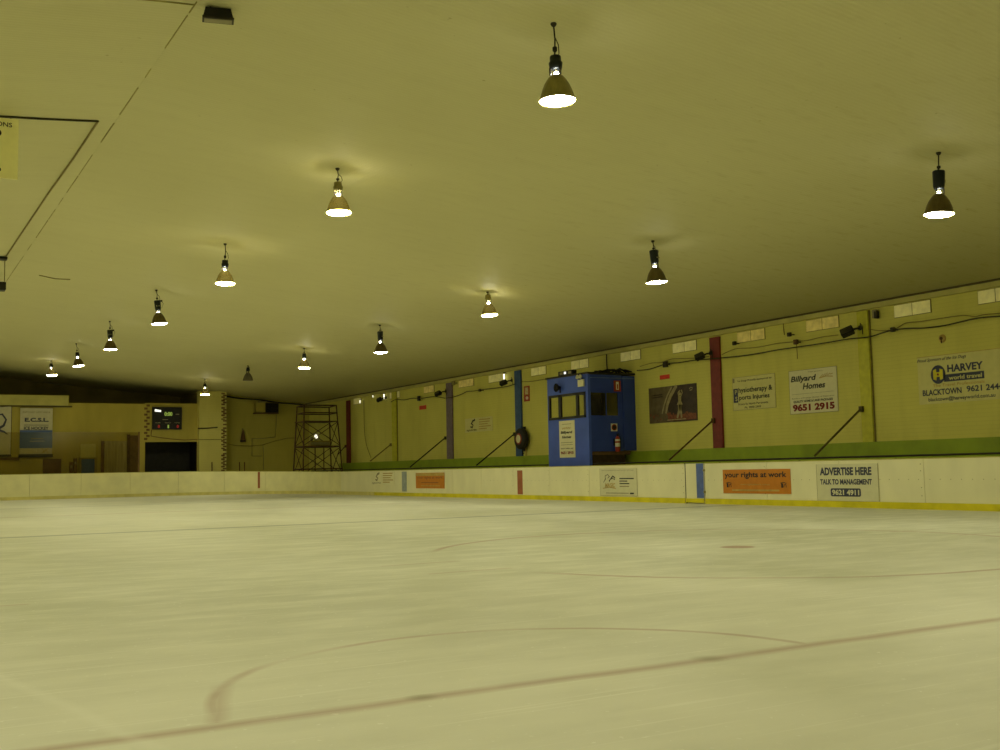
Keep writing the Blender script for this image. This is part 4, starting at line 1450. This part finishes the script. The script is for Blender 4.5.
bn, w_, h_ = sign('league_banner', 'white and blue hockey league banner on the end partition', 'banner', 1, YPf-.10, (20.3, 408), (52, 454),
                  ['banner_white', 'banner_blue', 'ink_blue', 'ink_grey', 'ink_tan'], d_ecsl)
MB().box(-.04, w_+.04, -.05, .05, -.17, 0).build('bottom_batten', 'dark', bn)
MB().box(-.02, w_+.02, -.03, .03, h_, h_+.04).build('top_batten', 'olive_cable', bn)


def d_swoosh(mb, w, h):
    a = w-.60
    mb.ribbon([(a-.2, h*.80), (a+.14, h*.83), (a+.33, h*.72), (a+.22, h*.60), (a-.1, h*.52)], [.04, .10, .09, .12, .16], Y1, 1)
    mb.ribbon([(a-.1, h*.52), (a+.25, h*.47), (a+.42, h*.42)], [.14, .10, .03], Y1, 1)
    mb.ribbon([(a-.3, h*.97), (a+.2, h*.985), (a+.58, h*1.0)], .03, Y2, 2)
    for q in ((w-.025, 0, w, h), (0, 0, w, .03)):
        mb.rect(*q, Y1, 2)


P = on(12., 406, 1, YPf-.10)
Q = on(12., 455, 1, YPf-.10)
mb = MB()
w_, h_ = 2.6, P.z-Q.z
mb.box(0, w_, -TT, 0, 0, h_, 0)
d_swoosh(mb, w_, h_)
bn = mb.build('hanging_banner', ['banner_white', 'ink_blue', 'dark'], None, (P.x-w_, YPf-.10, Q.z))
tag(bn, 'white banner with a dark curved stroke at the far left edge', 'banner')
MB().box(0, w_, -.04, .05, -.08, 0).build('bottom_batten', 'dark', bn)
a, c = on(0, 459, 1, YPf), on(19, 461, 1, YPf)
o = empty('wooden_rail', 'dark wooden rail under the swoosh banner', 'rail', (3.5, YPf, a.z))
MB().box(-8, c.x-3.5, -.10, 0, -.07, .07).build('bar', 'brown', o)
# panels and doors of the partition, seen through the screen
a, c = on(20, 459, 1, YPf), on(42, 472, 1, YPf)
tag(MB().box(a.x, c.x, YPf-.04, YPf, 1.0, a.z).build('ply_sheet', 'partition'), 'pale sheet against the partition below the league banner', 'sheet')
a, c = on(43, 459, 1, YPf), on(61, 472, 1, YPf)
tag(MB().box(a.x, c.x, YPf-.06, YPf, .9, a.z).build('brown_sheet', 'brown'), 'brown board against the partition right of the banner', 'board')
a, c = on(104.5, 441, 1, YPf), on(138, 470, 1, YPf)
dd = empty('door_2', None, None, (a.x, YPf, 0))
dd['kind'] = 'structure'
wd = c.x-a.x
MB().box(0, wd*.72, -.05, 0, 0, a.z).build('door_leaf', 'plywood', dd)
MB().box(wd*.72, wd, -.06, 0, 0, a.z+.3).build('side_panel', 'brown', dd)
MB().box(-.18, -.02, -.08, 0, 0, a.z).build('door_frame', 'brown', dd)
MB().box(wd*.66, wd*.75, -.08, -.05, 0, a.z+.35).build('cover_strip', 'rust', dd)
# ticket hatch: pale panel above a dark window
a, c = on(80.5, 444, 1, YPf), on(95.5, 457.5, 1, YPf)
d = on(81, 459, 1, YPf).z
hc = empty('service_hatch', 'pale panelled hatch with a dark window in the partition', 'hatch', (a.x, YPf, 1.0))
wd = c.x-a.x
MB().box(0, wd, -.05, 0, c.z-1.0, a.z-1.0).build('upper_panel', 'beam', hc)
MB().box(.05, wd-.05, -.02, 0, .2, d-1.0).build('pane', 'banner_blue', hc)
MB().box(-.08, .05, -.06, 0, 0, c.z-1.0).box(wd-.05, wd+.08, -.06, 0, 0, c.z-1.0).box(-.08, wd+.08, -.06, 0, d-1.0, c.z-1.0).build('frame', 'partition_dark', hc)
for px0_, px1_, pz, lab in ((69.5, 72.5, 462, 'short dark post left of the service hatch'), (73.5, 76.5, 458.5, 'taller dark post left of the service hatch')):
    a, c = on(px0_, pz, 1, YPf-.15), on(px1_, 472, 1, YPf-.15)
    o = empty('bollard', lab, 'post', ((a.x+c.x)/2, YPf-.2, 0))
    MB().box((a.x-c.x)/2, (c.x-a.x)/2, -.08, .08, 0, a.z).build('shaft', 'brown', o)
    MB().box((a.x-c.x)/2*.6, (c.x-a.x)/2*.6, -.09, -.08, a.z-.32, a.z-.18).build('label_plate', 'ink_grey', o)
# brown upper panel of the partition seen through the screen
# scoreboard
a, c = on(152, 407, 1, YPf), on(181.3, 429.5, 1, YPf)
w_, h_ = c.x-a.x, a.z-c.z
sb = empty('scoreboard', 'black electronic scoreboard with dim green and red digits', 'scoreboard', (a.x, YPf, c.z))
MB().box(0, w_, -.14, 0, 0, h_).build('case', 'black', sb, bevel=.01)
mb = MB()
mb.text('0:00', w_*.40, h_*.60, w_*.27, h_*.18, -.146, 0, bold=.02)
mb.text('1', w_*.51, h_*.05, w_*.05, h_*.15, -.146, 0, bold=.02)
mb.build('clock_digits', 'led_green', sb)
mb = MB()
mb.text('0', w_*.18, h_*.06, w_*.07, h_*.14, -.146, 0, bold=.02)
mb.text('0', w_*.82, h_*.06, w_*.07, h_*.14, -.146, 0, bold=.02)
mb.build('score_digits', 'led_red', sb)
mb = MB()
mb.text('HOME', w_*.10, h_*.27, w_*.17, h_*.05, -.146)
mb.text('PERIOD', w_*.42, h_*.27, w_*.2, h_*.05, -.146)
mb.text('VISITOR', w_*.74, h_*.27, w_*.19, h_*.05, -.146)
mb.rect(w_*.34, h_*.42, w_*.52, h_*.45, -.146)
mb.rect(w_*.78, h_*.66, w_*.90, h_*.70, -.146)
mb.build('captions', 'ink_grey', sb)
MB().poly([(w_*.07, -.146, h_*.80), (w_*.28, -.146, h_*.77), (w_*.29, -.146, h_*.85), (w_*.08, -.146, h_*.90)]).build('glare_patch', 'white_glow', sb)  # glare on the case, drawn as a glowing white patch


def end_cable(name, lab, pts, y, r, mt='cable', cat='cable'):
    P = [on(a, c, 1, y) for a, c in pts]
    return tag(MB().tube(P, r, 6).build(name, mt), lab, cat)


end_cable('hanging_cable', 'thin cable drooping under the scoreboard', [(151.5, 430), (151, 436), (160, 437.5), (172, 439), (184, 440), (197, 439.5)], YPf-.02, .022, 'brown')
end_cable('wall_bracket_bar', 'thin dark bar fixed on the pale pier', [(198, 428.6), (208, 428.2), (217.5, 427.3)], 61.56, .035, 'dark', 'bar')
end_cable('mounted_conduit', 'thin conduit across the foot of the pale pier', [(197, 439.6), (210, 439.6), (222, 439.5)], 61.57, .018, 'olive_cable', 'conduit')
tag(MB().tube([(x, YC-.09, ceil_z(x)-.10-.05*math.sin((x-17.6)*1.3)**2) for x in [17.7+.4*k for k in range(14)]], .05, 6).build('hanging_cable', 'cable'),
    'heavy dark cable along the top of the corner end wall', 'cable')
end_cable('hanging_cable', 'thin cable sagging across the end wall to the scaffold', [(228, 444), (236, 445.5), (250, 446), (262, 445), (275, 441), (288, 438), (298, 438)], YC-.09, .018, 'olive_cable')
end_cable('mounted_conduit', 'bent conduit below the air conditioner', [(276.5, 415), (276, 425), (275, 437), (262, 438.5), (252, 438.5), (252, 456), (262, 456)], YC-.03, .02, 'seam', 'conduit')
end_cable('mounted_conduit', 'lower bent conduit on the end wall', [(263, 445), (263.5, 452), (263.5, 470)], YC-.03, .018, 'seam', 'conduit')
for px, lab in ((212, 'short stub of pipe at the foot of the pale pier'), (239.5, 'first short pipe stub at the foot of the end wall'), (244.5, 'second short pipe stub at the foot of the end wall')):
    a, c = on(px, 462, 1, 61.4 if px < 220 else YC-.1), on(px, 471, 1, 61.4 if px < 220 else YC-.1)
    tag(MB().tube([(a.x, a.y, 0), (a.x, a.y, a.z)], .03, 8).build('pipe_stub', 'brown'), lab, 'pipe')
# air conditioner on the corner wall
a, c = on(256, 402.5, 1, YC-.45), on(278, 412.3, 1, YC-.45)
w_, h_ = c.x-a.x, a.z-c.z
ac = empty('air_conditioner', 'box air conditioner with dark grille on the corner end wall', 'air conditioner', (a.x, YC-.45, c.z))
MB().box(0, w_, 0, .45, 0, h_).build('case', 'partition', ac, bevel=.02)
MB().box(w_*.42, w_+.02, -.04, .40, -.02, h_*.96).build('grille', 'black', ac)
mb = MB()
for k in range(6):
    mb.box(w_*.45, w_, -.06, -.04, h_*(.08+.15*k), h_*(.12+.15*k))
mb.build('louvre', 'dark', ac)
MB().box(-.05, w_+.05, .0, .45, -.09, -.03).build('shelf_bracket', 'brown', ac)
MB().box(w_*.15, w_*.5, .05, .3, h_, h_+.1).build('top_cover', 'seam', ac)
# tapered bag on a hook
a, c = on(243, 430, 1, YC-.12), on(243, 442, 1, YC-.12)
o = empty('hanging_bag', 'dark tapered bag hanging on the end wall left of the air conditioner', 'bag', (a.x, YC-.13, c.z))
hh = a.z-c.z
MB().lathe([(.0, 0), (.16, 0), (.17, .06), (.12, hh*.45), (.07, hh*.8), (.04, hh), (.0, hh+.02)], 14).build('body', 'brown', o)
MB().lathe([(.172, .02), (.178, .05), (.165, .10)], 14).build('hem', 'dark', o)
MB().tube([(0, 0, hh), (0, .05, hh+.08), (0, .13, hh+.06)], .02, 6).build('hook', 'dark', o)

# ================================================================== SCAFFOLD TOWER
SY0, SY1 = 55.7, 57.3
sx, sy = 21.2, 56.5
sc = empty('scaffold_tower', 'rusty steel scaffold tower with cross braces in the corner', 'scaffold', (sx, sy, 0))


def leg_line(pt, pb, y):
    A, B = on(*pt, 1, y), on(*pb, 1, y)
    d = (A-B)/(A.z-B.z)
    return lambda z: B+d*(z-B.z)-Vector((sx, sy, 0))


legs = [leg_line((304.2, 405), (303.2, 470), SY0), leg_line((297.2, 405), (293.6, 470), SY1),
        leg_line((336.2, 405), (342.0, 468), SY0), leg_line((329.0, 405), (331.2, 470), SY1)]
ztop = on(304, 404.5, 1, SY0).z
zr1, zr2, zr3 = on(304, 412.5, 1, SY0).z, on(304, 421, 1, SY0).z, on(304, 446.5, 1, SY0).z
for L in legs:
    MB().tube([L(0), L(ztop)], .040, 8).build('leg', 'rust', sc)
for z, r in ((ztop-.03, .036), (zr1, .034), (zr3, .042), (1.3, .034)):
    for a, c in ((0, 2), (1, 3), (0, 1), (2, 3)):
        MB().tube([legs[a](z), legs[c](z)], r, 8).build('rail', 'rust', sc)
for z in (zr2, zr3):
    p0, p1, p2, p3 = [L(z) for L in legs]
    mb = MB()
    for k in range(5):
        y = -.78+.32*k
        mb.box(p0.x+.03, p2.x-.03, y, y+.27, z-.03, z+.02)
    mb.build('platform', 'rust', sc)
for z0, z1 in ((zr3+.05, zr2-.03), (1.0, zr3-.05)):
    for a, c in ((0, 2), (1, 3), (0, 1), (2, 3)):
        MB().tube([legs[a](z0), legs[c](z1)], .022, 6).build('brace', 'rust', sc)
        MB().tube([legs[c](z0), legs[a](z1)], .022, 6).build('brace', 'rust', sc)
for x in (-.35, .15):
    MB().tube([(x, -.76, 1.2), (x, -.76, zr3)], .03, 6).build('standard', 'rust', sc)
a, c = on(310.5, 440.5, 1, 56.0), on(330.5, 446.5, 1, 56.0)
tag(MB().box(a.x, c.x, 56.0, 56.4, zr3+.022, a.z-.02).box(a.x+.03, c.x-.03, 55.98, 56.005, zr3+.09, a.z-.08, 1).build('storage_crate', ['partition_dark', 'seam'], bevel=.01),
    'long olive crate standing on the scaffold platform', 'crate')
P = on(316.5, 436.5, 1, 56.2)
zt = a.z-.02
wl = empty('work_light', 'round lit work light standing on the crate in the scaffold', 'work light', (P.x, 56.2, zt+.002))
rot = Matrix.Rotation(R(80), 3, 'X') @ Matrix.Rotation(R(12), 3, 'Y')
MB().lathe([(.0, -.14), (.08, -.12), (.17, 0), (.18, .03)], 18, 0, (-.02, 0, P.z-zt), rot).build('reflector', 'ink_grey', wl)
MB().lathe([(.0, .02), (.07, .015), (.10, .0)], 18, 0, (-.02, 0, P.z-zt), rot).build('lens', 'glow_small', wl)
MB().tube([(-.02, .02, P.z-zt-.12), (-.02, .02, 0)], .02, 6).box(-.12, .08, -.05, .1, 0, .02).build('stand', 'dark', wl)
MB().box(-.34, -.22, -.05, .06, 0, .22).build('battery_box', 'ink_grey', wl)

# ================================================================== WORLD AND RENDER LOOK
w = bpy.data.worlds.new('world')
bpy.context.scene.world = w
w.use_nodes = True
w.node_tree.nodes['Background'].inputs[0].default_value = (.02, .018, .006, 1)
w.node_tree.nodes['Background'].inputs[1].default_value = 1.
sc_ = bpy.context.scene
sc_.view_settings.view_transform = 'Standard'
sc_.view_settings.look = 'None'
sc_.view_settings.exposure = 0.
cy = sc_.cycles
cy.max_bounces = 8
cy.diffuse_bounces = 6
cy.transparent_max_bounces = 16
cy.sample_clamp_indirect = 4.
cy.use_denoising = True
